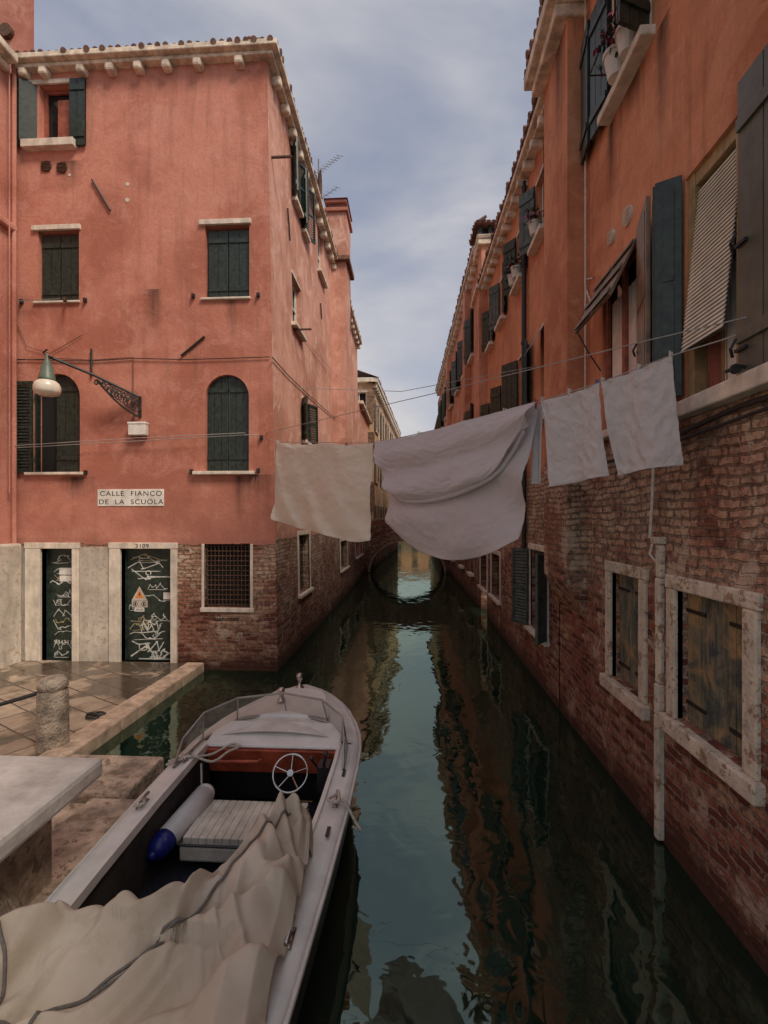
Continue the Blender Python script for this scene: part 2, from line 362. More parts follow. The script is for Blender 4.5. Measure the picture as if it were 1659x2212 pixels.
bb.make('window_grating',m_rust,ph)
bd=B()
for h in (h_d1,h_d2):
    a,c,e,f=h; bd.fb(LF,a,c,e,f,-.17,-.13)
    bd.fb(LF,a,a+.04,e,f,-.1295,-.11); bd.fb(LF,c-.04,c,e,f,-.1295,-.11); bd.fb(LF,a+.041,c-.041,f-.08,f,-.1295,-.111)
bd.make('doors',m_grn,ph)
for h,o in ((h_d1,(57,172)),(h_d2,(238,383))):
    a,c,e,f=h; u0=LF.hit(o[0],1300)[0]; u1=LF.hit(o[1],1300)[0]
    bs.fb(LF,u0,a,0,f,-.17,.05); bs.fb(LF,c,u1,0,f,-.17,.05); bs.fb(LF,u0-.01,u1+.01,f+.001,f+.11,-.02,.055); bs.fb(LF,a+.001,c-.001,0,e,-.17,.10)
bs.make('stone_trim',m_stone,ph,bevel=.008); bg.make('shutters',m_grn,ph); bgl.make('window_glass',m_glass,ph); bi.make('window_interior',m_int,ph); br.make('window_frames',m_red,ph)
b=B(); u0=LF.hit(173,1300)[0]; u1=LF.hit(236,1300)[0]; b.fb(LF,u0,u1,0,h_d1[3]+.02,-.02,.02)
u0=LF.hit(8,1300)[0]; u1=LF.hit(55,1300)[0]; b.fb(LF,u0,u1,0,h_d1[3]+.03,-.02,.015)
b.make('cement_patches',m_grey,ph)
bs=B(); bg=B(); bgl=B(); br=B(); b2=B()
for h in sh[:6]+sh[9:]:
    casement(br,bgl,LS,h,dep=-.12,w=.05); bs.fb(LS,h[0]-.12,h[1]+.12,h[2]-.08,h[2]-.001,-.02,.12); bs.fb(LS,h[0]-.05,h[1]+.05,h[3],h[3]+.06,-.02,.02)
for h in sh[6:9]:
    surround(bs,LS,h,.09,.02); bgl.poly([LS.P(h[0],h[2],-.15),LS.P(h[1],h[2],-.15),LS.P(h[1],h[3],-.15),LS.P(h[0],h[3],-.15)])
for h in (s1,s2,s6,s4):
    hh=h[3]-h[2]; w=max(.35,(h[1]-h[0])*.55)
    shutter(b2 if h is s1 else bg,sub(LS,h[0],h[2],150,.02),0,w,0,hh,0,3); louvre(bg,sub(LS,h[1],h[2],25,.02),0,w,0,hh,0)
bs.make('side_stone_trim',m_stone,ph,bevel=.008); bg.make('side_shutters',m_grn,ph); b2.make('side_shutter_blue',m_grn2,ph); bgl.make('side_glass',m_glass,ph); br.make('side_window_frames',m_white,ph)
b=B(); b.box(-2.75,-2.12,15.5,16.6,5.2,12.6); b.hexa([(-2.75,15.5,4.6),(-2.45,15.5,4.6),(-2.45,16.6,4.6),(-2.75,16.6,4.6),(-2.75,15.5,5.2),(-2.12,15.5,5.2),(-2.12,16.6,5.2),(-2.75,16.6,5.2)])
b.make('chimney_breast',m_pinks,ph)
b=B(); b.box(-2.85,-2.05,15.42,16.68,12.6,12.72); b.box(-2.8,-2.1,15.46,16.64,12.9,13.0)
b.make('chimney_moulding',m_plain,ph,bevel=.02)
b=B(); b.box(-2.72,-2.18,15.54,16.56,12.72,12.9); b.hexa([(-2.85,15.4,13.0),(-2.05,15.4,13.0),(-2.05,16.7,13.0),(-2.85,16.7,13.0),(-2.5,15.8,13.25),(-2.4,15.8,13.25),(-2.4,16.3,13.25),(-2.5,16.3,13.25)]); 
b.box(-2.6,-2.0,15.35,16.75,11.0,11.15)
b.make('chimney_tiles',m_tile,ph,bevel=.02)
b=B()
for (x0,y0,x1,y1) in ((200,390,240,457),(392,770,443,728),(199,755,199,815)):
    b.cyl(LF.P(*LF.hit(x0,y0),.03),LF.P(*LF.hit(x1,y1),.03),.018,n=6)
for (x,y) in ((48,652),(185,649),(418,640),(558,638),(186,1020),(414,1018),(558,1016),(30,1022),(565,945)):
    p=LF.hit(x,y); b.fb(LF,p[0]-.025,p[0]+.025,p[1]-.04,p[1]+.03,0,.05); b.cyl(LF.P(p[0],p[1],.04),LF.P(p[0]+.02,p[1]-.05,.09),.012,n=6)
for (x0,y0,x1,y1) in ((618,450,623,520),(690,655,692,690)):
    b.cyl(LS.P(*LS.hit(x0,y0),.03),LS.P(*LS.hit(x1,y1),.03),.018,n=6)
b.make('wall_anchors',m_iron,ph)
b=B()
for (x,y) in ((100,360),(134,363)):
    p=LF.hit(x,y); b.cyl(LF.P(*p,-.01),LF.P(*p,.02),.1,n=20)
    for i in range(-3,4): b.fb(LF,p[0]-.09,p[0]+.09,p[1]+i*.025-.004,p[1]+i*.025+.004,.0205,.03)
b.make('wall_vents',m_rust,ph)
b=B()
for (x,y,r) in ((275,398,.035),(275,432,.04),(150,378,.025)):
    p=LF.hit(x,y); b.cyl(LF.P(*p,-.01),LF.P(*p,.006),r,n=9)
b.make('plaster_patches',m_stoneW,ph)
b=B()
p=LF.hit(140,650); b.cyl(LF.P(p[0],p[1],0),LF.P(p[0]+.25,p[1]-.12,.35),.03,n=6)
for (x,y) in ((628,712),(580,340)):
    p=LS.hit(x+6,y); b.fb(LS,p[0]-.02,p[0]+.02,p[1]-.015,p[1]+.015,-.01,.38)
b.make('projecting_rods',m_rust,ph)
b=B()
def fcable(fr,pts,r=.008,d=.03): b.tube([fr.P(*fr.hit(x,y),d) for x,y in pts],r,5)
fcable(LF,[(0,776),(100,779),(200,781),(290,775),(400,778),(500,775),(584,772)]); fcable(LF,[(0,780),(130,776),(200,779),(289,773),(289,880),(292,920)],.006)
fcable(LS,[(584,772),(620,812),(660,850),(700,885),(740,920)],.01)
fcable(LF,[(22,130),(24,400),(38,700),(60,750),(110,765),(180,725)],.005)
fcable(LF,[(0,655),(140,652)],.006,.1)
b.make('facade_cables',m_iron,ph)
# graffiti : illegible loops and scrawls
random.seed(31)
def stroke(b,h,pts,r):
    a,c,e,f=h
    pts=[(min(max(x,a+.05),c-.05),min(max(y,e+.03),f-.1)) for x,y in pts]
    for i in range(len(pts)-1):
        p=Vector((*pts[i],0)); q=Vector((*pts[i+1],0)); d=q-p
        if d.length<1e-4: continue
        w=Vector((-d.y,d.x,0)).normalized()*r*random.uniform(.85,1.1); d=d.normalized()*r*.4; o=-.1285+random.random()*.004
        b.poly([LF.P(p.x-w.x-d.x,p.y-w.y-d.y,o),LF.P(q.x-w.x+d.x,q.y-w.y+d.y,o),LF.P(q.x+w.x+d.x,q.y+w.y+d.y,o),LF.P(p.x+w.x-d.x,p.y+w.y-d.y,o)])
def scrawl(b,h,cu,cv,w,hh,r):
    # smooth random wandering line through jittered zig-zag control points
    n=random.randint(5,9); ctl=[(cu-w/2+w*i/(n-1)+random.uniform(-.35,.35)*w/n*2, cv+random.choice((-1,1))*hh*random.uniform(.2,.55)) for i in range(n)]
    pts=[]
    for i in range(n-1):
        a0=Vector(ctl[max(0,i-1)]);a1=Vector(ctl[i]);a2=Vector(ctl[i+1]);a3=Vector(ctl[min(n-1,i+2)])
        for j in range(8):
            t=j/8; q=.5*((2*a1)+(-a0+a2)*t*1.6+(2*a0-5*a1+4*a2-a3)*t*t+(-a0+3*a1-3*a2+a3)*t**3); pts.append((q.x,q.y))
    stroke(b,h,pts,r)
    if random.random()<.6: stroke(b,h,[(cu-w*.4,cv-hh*.6),(cu+w*.5,cv-hh*.5+random.uniform(-.03,.03))],r*.8)
    if random.random()<.5:
        rr=hh*random.uniform(.25,.45); k0=random.uniform(0,6); ox=random.uniform(-.3,.3)*w
        stroke(b,h,[(cu+ox+rr*math.cos(k0+.5*i),cv+rr*.8*math.sin(k0+.5*i)) for i in range(12)],r*.9)
b=B(); a,c,e,f=h_d1
for t in (.06,.14,.24,.33,.42,.52,.60,.70,.80,.90): scrawl(b,h_d1,(a+c)/2+random.uniform(-.04,.04),e+(f-e)*t,random.uniform(.3,.42),random.uniform(.08,.15),random.uniform(.004,.007))
a,c,e,f=h_d2
for (t,w,hh,r) in ((.07,.7,.22,.013),(.12,.6,.2,.010),(.05,.4,.18,.012),(.22,.6,.13,.007),(.30,.32,.18,.010),(.29,.4,.14,.008),(.38,.5,.1,.006),(.47,.3,.09,.005),(.56,.5,.1,.005),(.66,.35,.1,.005),(.78,.62,.18,.009),(.84,.6,.16,.008),(.90,.5,.1,.006)):
    ox=random.uniform(-.5,.5)*max(0,(c-a-.1-w)); scrawl(b,h_d2,(a+c)/2+ox,e+(f-e)*t,w,hh,r)
b.make('graffiti_white',m_spray,ph,recalc=False)
b=B(); scrawl(b,h_d1,(h_d1[0]+h_d1[1])/2,h_d1[2]+1.55,.3,.09,.006); scrawl(b,h_d1,(h_d1[0]+h_d1[1])/2,h_d1[2]+.75,.3,.08,.006); scrawl(b,h_d2,(a+c)/2,f-.17,.6,.1,.007); scrawl(b,h_d2,a+.3,e+.75,.35,.12,.007); scrawl(b,h_d2,a+.25,e+.62,.3,.12,.007); b.make('graffiti_yellow',m_yel,ph,recalc=False)
p=LF.hit(135,1396); text('934311',LF,p[0]-.08,p[1],-.123,.12,m_spray,'graffiti_digits',ph)
b=B(); 
for (x0,y0,x1,y1) in ((117,1228,157,1243),(118,1245,150,1258),(345,1282,368,1297),(282,1313,303,1324)):
    r=R(LF,x0,y0,x1,y1); b.fb(LF,r[0],r[1],r[2],r[3],-.13,-.122)
b.make('door_stickers',m_white,ph)
p=LF.hit(292.5,1321.5); text('376193',LF,p[0],p[1],-.121,.045,m_ink,'sticker_number',ph)
b=B(); p=LF.hit(293,1292); 
q=[(-.15,-.12),(.15,-.12),(0,.14)]
b.poly([LF.P(p[0]+x,p[1]+.06+y,-.119) for x,y in q]); b.fb(LF,p[0]-.15,p[0]+.15,p[1]-.19,p[1]-.065,-.13,-.119); b.make('warning_sign_plate',m_grey,ph)
b=B(); b.poly([LF.P(p[0]+x*.55,p[1]+.05+y*.55,-.116) for x,y in q]); b.make('warning_triangle',m_org,ph)
b=B(); z=[(.0,.05),(-.03,0),(0,.0),(-.01,-.05),(.03,.01),(.0,.01),(.02,.05)]
b.poly([LF.P(p[0]+x*.8,p[1]+.045+y*.8,-.113) for x,y in z])
for dx in (-.08,.08):
    for i in range(12):
        t=i*math.pi/6; t2=t+math.pi/6
        b.poly([LF.P(p[0]+dx+rr*math.cos(tt),p[1]-.125+rr*math.sin(tt),-.116) for rr,tt in ((.045,t),(.045,t2),(.036,t2),(.036,t))])
    b.fb(LF,p[0]+dx-.012,p[0]+dx+.012,p[1]-.15,p[1]-.1,-.118,-.116)
b.make('warning_symbols',m_ink,ph)
p=LF.hit(310,1183); text('3109',LF,p[0],p[1],.057,.10,m_ink,'house_number',ph,sx=1.2,sp=1.1)
p=LF.hit(489,1341); text('SARPO (1ST)',LF,p[0],p[1],.004,.075,m_ink,'wall_writing',ph,sx=1.1,bold=.002)
ss=G('street_sign',LF.P(*LF.hit(282,1075)))
r=R(LF,211,1057,354,1093); b=B(); b.fb(LF,r[0],r[1],r[2],r[3],-.01,.012); b.make('sign_panel',m_white,ss,bevel=.003)
p=LF.hit(283,1071); text('CALLE  FIANCO',LF,p[0],p[1],.013,.125,m_ink,'sign_text_upper',ss,sx=1.16,sp=1.16)
p=LF.hit(283,1089); text('DE  LA  SCUOLA',LF,p[0],p[1],.013,.125,m_ink,'sign_text_lower',ss,sx=1.16,sp=1.16)
jb=G('junction_box',LF.P(*LF.hit(302,928)))
b=B(); r=R(LF,285,916,322,942); b.fb(LF,r[0],r[1],r[2],r[3],.02,.14); b.fb(LF,r[0]-.01,r[1]+.01,r[3]-.03,r[3]+.012,.02,.15); b.make('box_body',m_white,jb,bevel=.012)
b=B(); b.tube([LF.P(*LF.hit(x,y),.04) for x,y in ((289,905),(284,915),(284,940),(290,948),(310,946))],.012,6); b.make('box_pipe',m_rust,jb)
sl=G('street_lamp',LF.P(*LF.hit(303,870)))
b=B(); mt=LF.hit(303,857); mb=LF.hit(300,903)
b.fb(LF,mt[0]-.02,mt[0]+.02,mb[1],mt[1],0,.03)
T=onY(100,768,7.75); M0=LF.P(mt[0],mt[1]-.02,.04)
b.tube([M0,M0.lerp(T,.5)+Vector((0,0,.03)),T],.024,8)
b.tube([T+Vector((.1,0,-.04)),T,T+Vector((-.06,0,.05)),T+Vector((.01,0,.1))],.016,6)
L0=LF.P(mb[0],mb[1]+.02,.04); Q=M0.lerp(T,.48)-Vector((0,0,.03))
low=[L0.lerp(Q,t)+Vector((0,0,-.07*math.sin(t*math.pi))) for t in [i/12 for i in range(13)]]
b.tube(low,.018,6)
for i in range(1,9):
    t=i/9.5; A=M0.lerp(T,t*.48); C=low[int(t*12)]; cc=(A+C)/2; rr=max(.03,(A-C).length*.45); d=(T-M0).normalized()
    b.tube([cc+d*rr*math.cos(w)*.8*(1-w/14)+Vector((0,0,1))*rr*math.sin(w)*(1-w/14) for w in [k*.6 for k in range(16)]],.012,5)
b.tube([Q+Vector((.06*math.cos(w)*(1-w/9),0,-.05+.06*math.sin(w)*(1-w/9))) for w in [k*.6 for k in range(14)]],.013,5)
b.make('lamp_bracket',m_iron,sl)
hc=T+Vector((.01,0,-.02))
b=B(); b.lathe((hc.x,hc.y,hc.z),[(.0,.06),(.02,.05),(.03,-.05),(.06,-.08),(.065,-.14),(.09,-.16),(.095,-.26),(.11,-.28),(.12,-.36),(.14,-.41),(.12,-.42)],24); b.make('lamp_housing',simple('lamp_green_metal',(.10,.13,.10),.45,.3,10,.1),sl,smooth=True)
b=B(); b.lathe((hc.x,hc.y,hc.z),[(.13,-.40),(.175,-.44),(.198,-.50),(.20,-.57),(.18,-.62),(.1,-.65),(.0,-.655)],24); b.make('lamp_glass',simple('lamp_frosted_glass',(.72,.65,.54),.25,.1,10,0),sl,smooth=True)
an=G('tv_antenna',(-2.72,14,11.2))
b=B(); b.cyl((-2.72,14,11),(-2.72,14,13.2),.02,n=6)
A0=Vector((-2.75,14,12.8)); A1=Vector((-2.15,14.3,13.5)); b.tube([A0,A1],.012,5)
for i in range(9):
    p=A0.lerp(A1,i/8); b.tube([p+Vector((.12,-.1,-.1)),p-Vector((.12,-.1,-.1))],.007,4)
A0=Vector((-2.72,14,12.0)); A1=Vector((-2.2,14.2,12.5)); b.tube([A0,A1],.01,5)
for i in range(6):
    p=A0.lerp(A1,i/5); b.tube([p+Vector((.1,-.1,-.1)),p-Vector((.1,-.1,-.1))],.006,4)
b.make('antenna_rods',m_wire,an)
b=B(); rows=[]
for j in range(6):
    r=.4*j/5; rows.append([(-2.68+.25*(r/.4)**2*.4+.0,13.6+r*math.cos(t)*.5,12.2+r*math.sin(t)) for t in [k*math.pi/10 for k in range(21)]])
b.grid(rows); b.make('satellite_dish',m_rust,an,solid=.01)
# =========================================================== NEIGHBOUR HOUSES (left)
nh=G('neighbour_house',(-8.5,6,0))
b=B(); b.box(-11,-7.3,-1.0,8.56,-.5,10.85); b.make('walls',m_plain,nh)
b=B(); b.box(-11,-7.02,-1.2,8.3,10.85,11.0); b.box(-11,-7.18,-1.1,8.3,10.72,10.849); b.make('cornice',m_eave,nh,bevel=.03)
b=B(); b.box(-7.3,-7.12,-1,8.5,-.3,2.28); b.make('cement_base',m_grey,nh,bevel=.04)
b=B(); b.box(-7.3,-7.2,-1,8.5,7.95,8.08); b.make('string_course',m_plain,nh,bevel=.03)
b=B(); b.poly([(-7.05,-1.2,11.003),(-7.05,8.35,11.003),(-9.5,8.35,12),(-9.5,-1.2,12)]); b.make('tiled_roof',m_tile,nh,recalc=False)
b=B(); b.tube([(-7.24,8.45,z) for z in (0,11)],.04,8); b.tube([(-7.2,8.3,3.2),(-7.2,8.3,10.8)],.012,6); b.make('wall_pipes',m_plain,nh)
th=G('tall_house',(-10,13,0))
b=B(); b.hexa([(-14,10,-.5),(-8.12,10,-.5),(-13.6,16,-.5),(-14,16,-.5),(-14,10,18),(-8.12,10,18),(-13.6,16,18),(-14,16,18)]); b.make('walls',m_plain,th)
b=B(); b.cyl((-8.7,9.9,13.2),(-8.7,10.05,13.2),.14,n=20); b.make('wall_vent',m_rust,th)
# =========================================================== RIGHT HOUSE (near)
rh=G('orange_house',(3.5,3.5,0))
w1=(3.27,3.87,3.60,5.32); w2=(4.60,5.50,3.66,5.30); w3=(4.45,5.20,7.0,8.4)
l2=(3.19,3.98,1.12,2.15); l1=(4.60,5.24,1.05,2.16)
w4=(2.0,2.7,7.0,8.4); w5=(1.0,1.9,3.6,5.3); l3=(1.2,2.3,1.1,2.15)
b=B(); wall(b,RW,-2,6.02,-.5,9.0,[w1,w2,w3,w4,w5,l1,l2,l3],depth=.16)
b.box(XR+.0,5.5,-2.002,-1.99,-.5,9.0)
b.box(1.88,2.35,6.02,7.06,1.95,8.95)
b.hexa([(2.08,6.02,1.55),(2.35,6.02,1.55),(2.35,7.06,1.55),(2.08,7.06,1.55),(1.88,6.02,1.951),(2.35,6.02,1.951),(2.35,7.06,1.951),(1.88,7.06,1.951)])
b.poly([RW.P(6.02,-.5),RW.P(7.1,-.5),RW.P(7.1,2.2),RW.P(6.02,2.2)])
b.make('walls',m_orng,rh,recalc=False)
b=B(); b.box(1.62,2.6,5.9,7.2,8.95,9.12); b.box(1.72,2.6,5.98,7.14,8.8,8.949); b.hexa([(1.78,-2,8.98),(2.4,-2,8.98),(2.4,5.9,8.98),(1.78,5.9,8.98),(1.78,-2,9.12),(2.4,-2,9.12),(2.4,5.9,9.12),(1.78,5.9,9.12)])
b.make('cornice',m_eave,rh,bevel=.02)
b=B(); 
for i in range(14): b.fb(RW,-1.6+i*.55,-1.48+i*.55,8.82,8.979,-.02,.25)
b.make('cornice_corbels',m_eave,rh,bevel=.025)
b=B(); b.poly([(1.62,-2,9.13),(1.62,7.2,9.13),(5,7.2,10.1),(5,-2,10.1)]); tiles_edge(b,(1.64,-2,9.15),(1.64,7.2,9.15),(-1,0,0)); b.make('tiled_roof',m_tile,rh,recalc=False)
bs=B(); bi=B(); bg=B(); bb=B(); bgl=B(); br=B(); bw=B(); bc=B(); bwh=B(); bg3=B()
a,c,e,f=w1
bi.poly([RW.P(a,e,-.155),RW.P(c,e,-.155),RW.P(c,f,-.155),RW.P(a,f,-.155)])
bs.fb(RW,2.2,3.98,3.48,3.599,-.02,.10)
yw=B(); 
yw.fb(RW,a,a+.05,e,f,-.14,-.02); yw.fb(RW,c-.08,c,e,f,-.14,-.02); yw.fb(RW,a+.05,c-.08,f-.1,f,-.14,-.03); yw.fb(RW,(a+c)/2-.03,(a+c)/2+.03,e,f-.1,-.14,-.1)
yw.make('window_frame_wood',simple('ochre_wood',(.34,.24,.12),.6,.4,8,.3,streak=True),rh,bevel=.004)
n=40
for i in range(n):
    t=i/n; v=f-.14-t*1.22; d=-.06+.13*t
    bwh.hexa([RW.P(a+.03,v-.026,d+.012),RW.P(c-.09,v-.026,d+.012),RW.P(c-.09,v-.022,d+.018),RW.P(a+.03,v-.022,d+.018),RW.P(a+.03,v,d-.004),RW.P(c-.09,v,d-.004),RW.P(c-.09,v+.003,d+.002),RW.P(a+.03,v+.003,d+.002)])
bwh.make('roller_blind',simple('blind_cream',(.76,.71,.60),.6,.12,5,0),rh)
bk=B(); bk.poly([RW.P(a+.04,f-.14,-.075),RW.P(c-.095,f-.14,-.075),RW.P(c-.095,f-1.36,.05),RW.P(a+.04,f-1.36,.05)]); bk.make('blind_shade_sheet',simple('blind_shadow',(.12,.11,.09),.8,.2,5,0),rh)  # dark sheet added behind the slats, shade between them put into its colour
def curtain(b,fr,u0,u1,v0,v1,d,wv=7,am=.012):
    rows=[]
    for j in range(7):
        v=v0+(v1-v0)*j/6; rows.append([fr.P(u0+(u1-u0)*i/60,v,d+am*math.sin(i/60*wv*6.28+.5*j*.2)) for i in range(61)])
    b.grid(rows)
curtain(bc,RW,a+.06,a+.32,e+.02,e+.9,-.11,5)
cr=B(); curtain(cr,RW,a+.33,c-.09,e+.02,e+.9,-.11,5); cr.make('red_curtain',simple('red_curtain',(.30,.10,.07),.9,.3,5,0),rh,smooth=True)
shutter(bg3,RW,2.70,3.15,3.55,5.42,.04,2,.04)
def panel(b,p,q,z0,z1,th=.035):
    p=Vector(p);q=Vector(q); d=(q-p).normalized(); fr=Fr((p.x,p.y,z0),d,(0,0,1),(-abs(d.y),d.x*(1 if d.y>0 else -1),0))
    L=(q-p).length; b.fb(fr,0,L,0,z1-z0,-th/2,th/2)
    for (v0,v1) in ((.06,.5),(.53,.95)):
        for dd in (th/2,-th/2-.006): b.fb(fr,.05,L-.05,(z1-z0)*v0,(z1-z0)*v1,dd,dd+.006)
panel(bg,(2.08,3.88,0),(1.92,3.97,0),3.66,5.36); panel(bg,(1.93,3.99,0),(2.0,4.12,0),3.66,5.36)
panel(bb,(1.93,4.10,0),(2.06,4.56,0),3.66,5.36)  # outer leaf of the same bifold; its lit tone is put into the brown
bhk=B(); 
for (y,z) in ((4.42,4.2),(3.1,4.4),(3.1,3.75)):
    bhk.tube([(1.98,y,z+.06),(1.95,y,z),(1.98,y+.03,z-.04)],.01,5); bhk.fb(RW,y-.05,y+.05,z-.01,z+.01,.08,.1)
a,c,e,f=w2; casement(br,bgl,RW,w2,dep=-.06,w=.06,mull=1,cross=0); curtain(bc,RW,a+.08,c-.08,e+.06,f-.25,-.074,9,.004)
for s0,s1_ in ((a-.02,(a+c)/2-.01),((a+c)/2+.01,c+.02)):
    bb.hexa([(2.06,s0,f+.02),(2.06,s1_,f+.02),(2.09,s1_,f+.04),(2.09,s0,f+.04),(1.80,s0,f-.52),(1.80,s1_,f-.52),(1.83,s1_,f-.53),(1.83,s0,f-.53)])
    for q in (.1,.5,.9):
        t0=q-.05;t1=q+.05
        bb.hexa([(2.05-.26*t0,s0+.01,f+.02-.54*t0-.005),(2.05-.26*t0,s1_-.01,f+.02-.54*t0-.005),(2.05-.26*t1,s1_-.01,f+.02-.54*t1-.005),(2.05-.26*t1,s0+.01,f+.02-.54*t1-.005),(2.03-.26*t0,s0+.01,f+.01-.54*t0),(2.03-.26*t0,s1_-.01,f+.01-.54*t0),(2.03-.26*t1,s1_-.01,f+.01-.54*t1),(2.03-.26*t1,s0+.01,f+.01-.54*t1)])
bs.fb(RW,a-.1,c+.1,e-.09,e-.001,-.02,.08)
bhk.tube([(1.82,c,f-.5),(1.95,c,f-.75),(2.08,c,f-.95)],.008,5)
for w in (w3,w4,w5):
    a,c,e,f=w; casement(br,bgl,RW,w,dep=-.1,w=.05); bs.fb(RW,a-.12,c+.12,e-.09,e-.001,-.02,.13); surround(bs,RW,w,.05,.01,False)
a,c,e,f=w3; shutter(bg,sub(RW,c+.02,e-.03,6,.03),0,.38,0,f-e,0,3); shutter(bg,sub(RW,c+.42,e-.03,-8,.09),0,.36,0,f-e,0,3)
shutter(bg,sub(RW,a,e,112,.02),0,.34,0,f-e,0,3)
shutter(bg,RW,w4[1]+.05,w4[1]+.7,w4[2],w4[3],.03,4)
for h in (l1,l2,l3):
    a,c,e,f=h
    bwf=B()
    for (x0,x1,y0,y1) in ((a-.15,c+.15,f,f+.11),(a-.13,a,e,f-.001),(c,c+.13,e,f-.001),(a-.17,c+.17,e-.13,e-.001)):
        bwf.fb(RW,x0,x1,y0,y1,-.05,.03 if y0>=e else .07)
    bwf.make('stone_window_frame',m_chip,rh,bevel=.012)
    m=(a+c)/2; shutter(bw,RW,a+.01,m-.004,e+.01,f-.01,-.1,2,.03,False); shutter(bw,RW,m+.004,c-.01,e+.01,f-.01,-.1,2,.03,False)
    for q in (.15,.85):
        v=e+(f-e)*q; bhk.fb(RW,a+.01,a+.26,v-.014,v+.014,-.0695,-.06); bhk.fb(RW,c-.26,c-.01,v-.014,v+.014,-.0695,-.06)
bw.make('old_wooden_shutters',m_wea,rh)
b=B(); random.seed(5); z=.02
while z<2.5:
    z2=min(2.5,z+random.uniform(.25,.6)); j=random.uniform(-.006,.006); b.fb(RW,4.18+j,4.255+j,z,z2-.003,-.01,.05+random.uniform(-.008,.008)); z=z2
b.fb(RW,4.15,4.285,2.5,2.56,-.01,.07); b.make('pipe_chase',m_chip,rh,bevel=.015)
b=B(); b.tube([(2.0,4.22,2.55),(2.02,4.22,2.9),(2.04,4.24,3.2),(2.05,4.3,3.45)],.012,6); b.tube([(2.0,4.18,2.5),(1.96,4.14,2.42),(2.0,4.12,2.36),(2.03,4.16,2.4)],.01,6); b.tube([(2.04,6.0,3.4),(2.05,5.9,3.8),(2.06,5.92,9)],.01,6)
b.tube([RW.P(*RW.hit(x,y),.03) for x,y in ((1287,600),(1272,603),(1271,625),(1280,650),(1268,680))],.01,6)
b.make('white_cables',m_wirew,rh)
b=B(); b.tube([(2.06,2.0,3.40),(2.06,3.2,3.42),(2.05,3.9,3.36),(2.05,4.0,3.30),(2.05,5.9,3.32)],.018,6); b.tube([(2.04,2.5,3.36),(2.04,4.2,3.3)],.012,6); b.make('black_cables',m_iron,rh)
b=B()
for (x,y,r) in ((1358,466,.09),(1323,512,.075)):
    p=RW.hit(x,y); b.cyl(RW.P(*p,-.01),RW.P(*p,.025),r,n=20)
    for i in range(-2,3): b.fb(RW,p[0]-r*.8,p[0]+r*.8,p[1]+i*.028-.005,p[1]+i*.028+.005,.0255,.033)
b.make('wall_vents',m_stone,rh)
bs.make('stone_sills',m_stone,rh,bevel=.012); bi.make('interior',m_int,rh); bg.make('green_shutters',m_grn,rh,bevel=.003); bg3.make('pale_shutter',m_grn3,rh,bevel=.003); bb.make('brown_and_lit_shutters',m_brn,rh,bevel=.003); bgl.make('window_glass',m_glass,rh); br.make('window_frames',m_red,rh); bc.make('curtains',m_cur,rh,smooth=True); bhk.make('hinges_and_hooks',m_iron,rh)
m_leaf=simple('leaf_green',(.05,.09,.03),.6,.5,20,0); m_mag=simple('magenta_petal',(.45,.03,.12),.6,.3,20,0); m_pot=simple('white_pot',(.6,.56,.5),.5,.15,5,0)
def pot(loc,s=1):
    g=G('flower_pot',loc); x,y,z=loc
    b=B(); b.lathe(loc,[(0,0),(.07*s,0),(.1*s,.17*s),(.11*s,.17*s),(.11*s,.2*s),(.09*s,.2*s)],16); b.make('pot',m_pot,g,smooth=False)
    l=B(); m=B()
    for i in range(160):
        d=Vector((random.gauss(0,1),random.gauss(0,1),random.gauss(.3,.8))).normalized()*random.uniform(.04,.2)*s
        p=Vector(loc)+Vector((0,0,.26*s))+d; t=m if random.random()<.3 else l; q=.035*s
        a=Vector((random.gauss(0,1),random.gauss(0,1),random.gauss(0,1))).normalized(); c=a.orthogonal().normalized()
        t.poly([p+a*q,p+c*q*.6,p-a*q,p-c*q*.6])
    l.make('leaves',m_leaf,g,recalc=False); m.make('flowers',m_mag,g,recalc=False)
pot((1.99,4.85,7.0),1.2); pot((1.99,4.6,7.0),1.1); pot((1.98,8.0,7.32)); pot((1.98,9.7,7.32)); pot((1.98,9.4,7.32))
b=B(); b.tube([(1.85,4.45,7.35),(1.85,5.2,7.35)],.008,5); b.tube([(1.85,4.45,7.35),(2.08,4.45,7.35)],.008,5); b.tube([(1.85,5.2,7.35),(2.08,5.2,7.35)],.008,5); b.make('window_box_rail',m_iron,rh)
# =========================================================== RIGHT MIDDLE HOUSE
mh=G('canal_house',(3.5,10.5,0))
zt=9.0
wB=[]
for (y0,y1,z0,z1) in ((7.75,8.35,7.3,8.35),(9.25,9.85,7.3,8.35),(11.1,11.7,7.3,8.35),(12.7,13.2,7.3,8.35),
                      (7.4,8.1,4.3,5.8),(8.95,9.7,4.5,5.85),(10.9,11.5,4.5,5.85),(12.6,13.2,4.5,5.85)): wB.append((y0,y1,z0,z1))
lB=[RS(RW,1146,1182,1165,1190,1368),RS(RW,1062,1080,1070,1197,1290),RS(RW,1038,1052,1045,1197,1270)]
b=B(); wall(b,RW,7.06,13.8,-.5,zt+.2,wB+lB,depth=.18); b.make('walls',m_orng,mh,recalc=False)
bs=B(); bg=B(); bgl=B(); br=B(); b2=B()
for i,h in enumerate(wB):
    casement(br,bgl,RW,h,dep=-.12,w=.05); bs.fb(RW,h[0]-.1,h[1]+.1,h[2]-.08,h[2]-.001,-.02,.14); bs.fb(RW,h[0]-.04,h[1]+.04,h[3],h[3]+.05,-.02,.015)
    w=(h[1]-h[0])*.55; hh=h[3]-h[2]
    if i!=4:
        shutter(b2 if i in (0,2) else bg,sub(RW,h[1]+.01,h[2],35,.02),0,w,0,hh,0,3); shutter(bg,sub(RW,h[0]-.01,h[2],160,.02),0,w,0,hh,0,3)
h=wB[4]
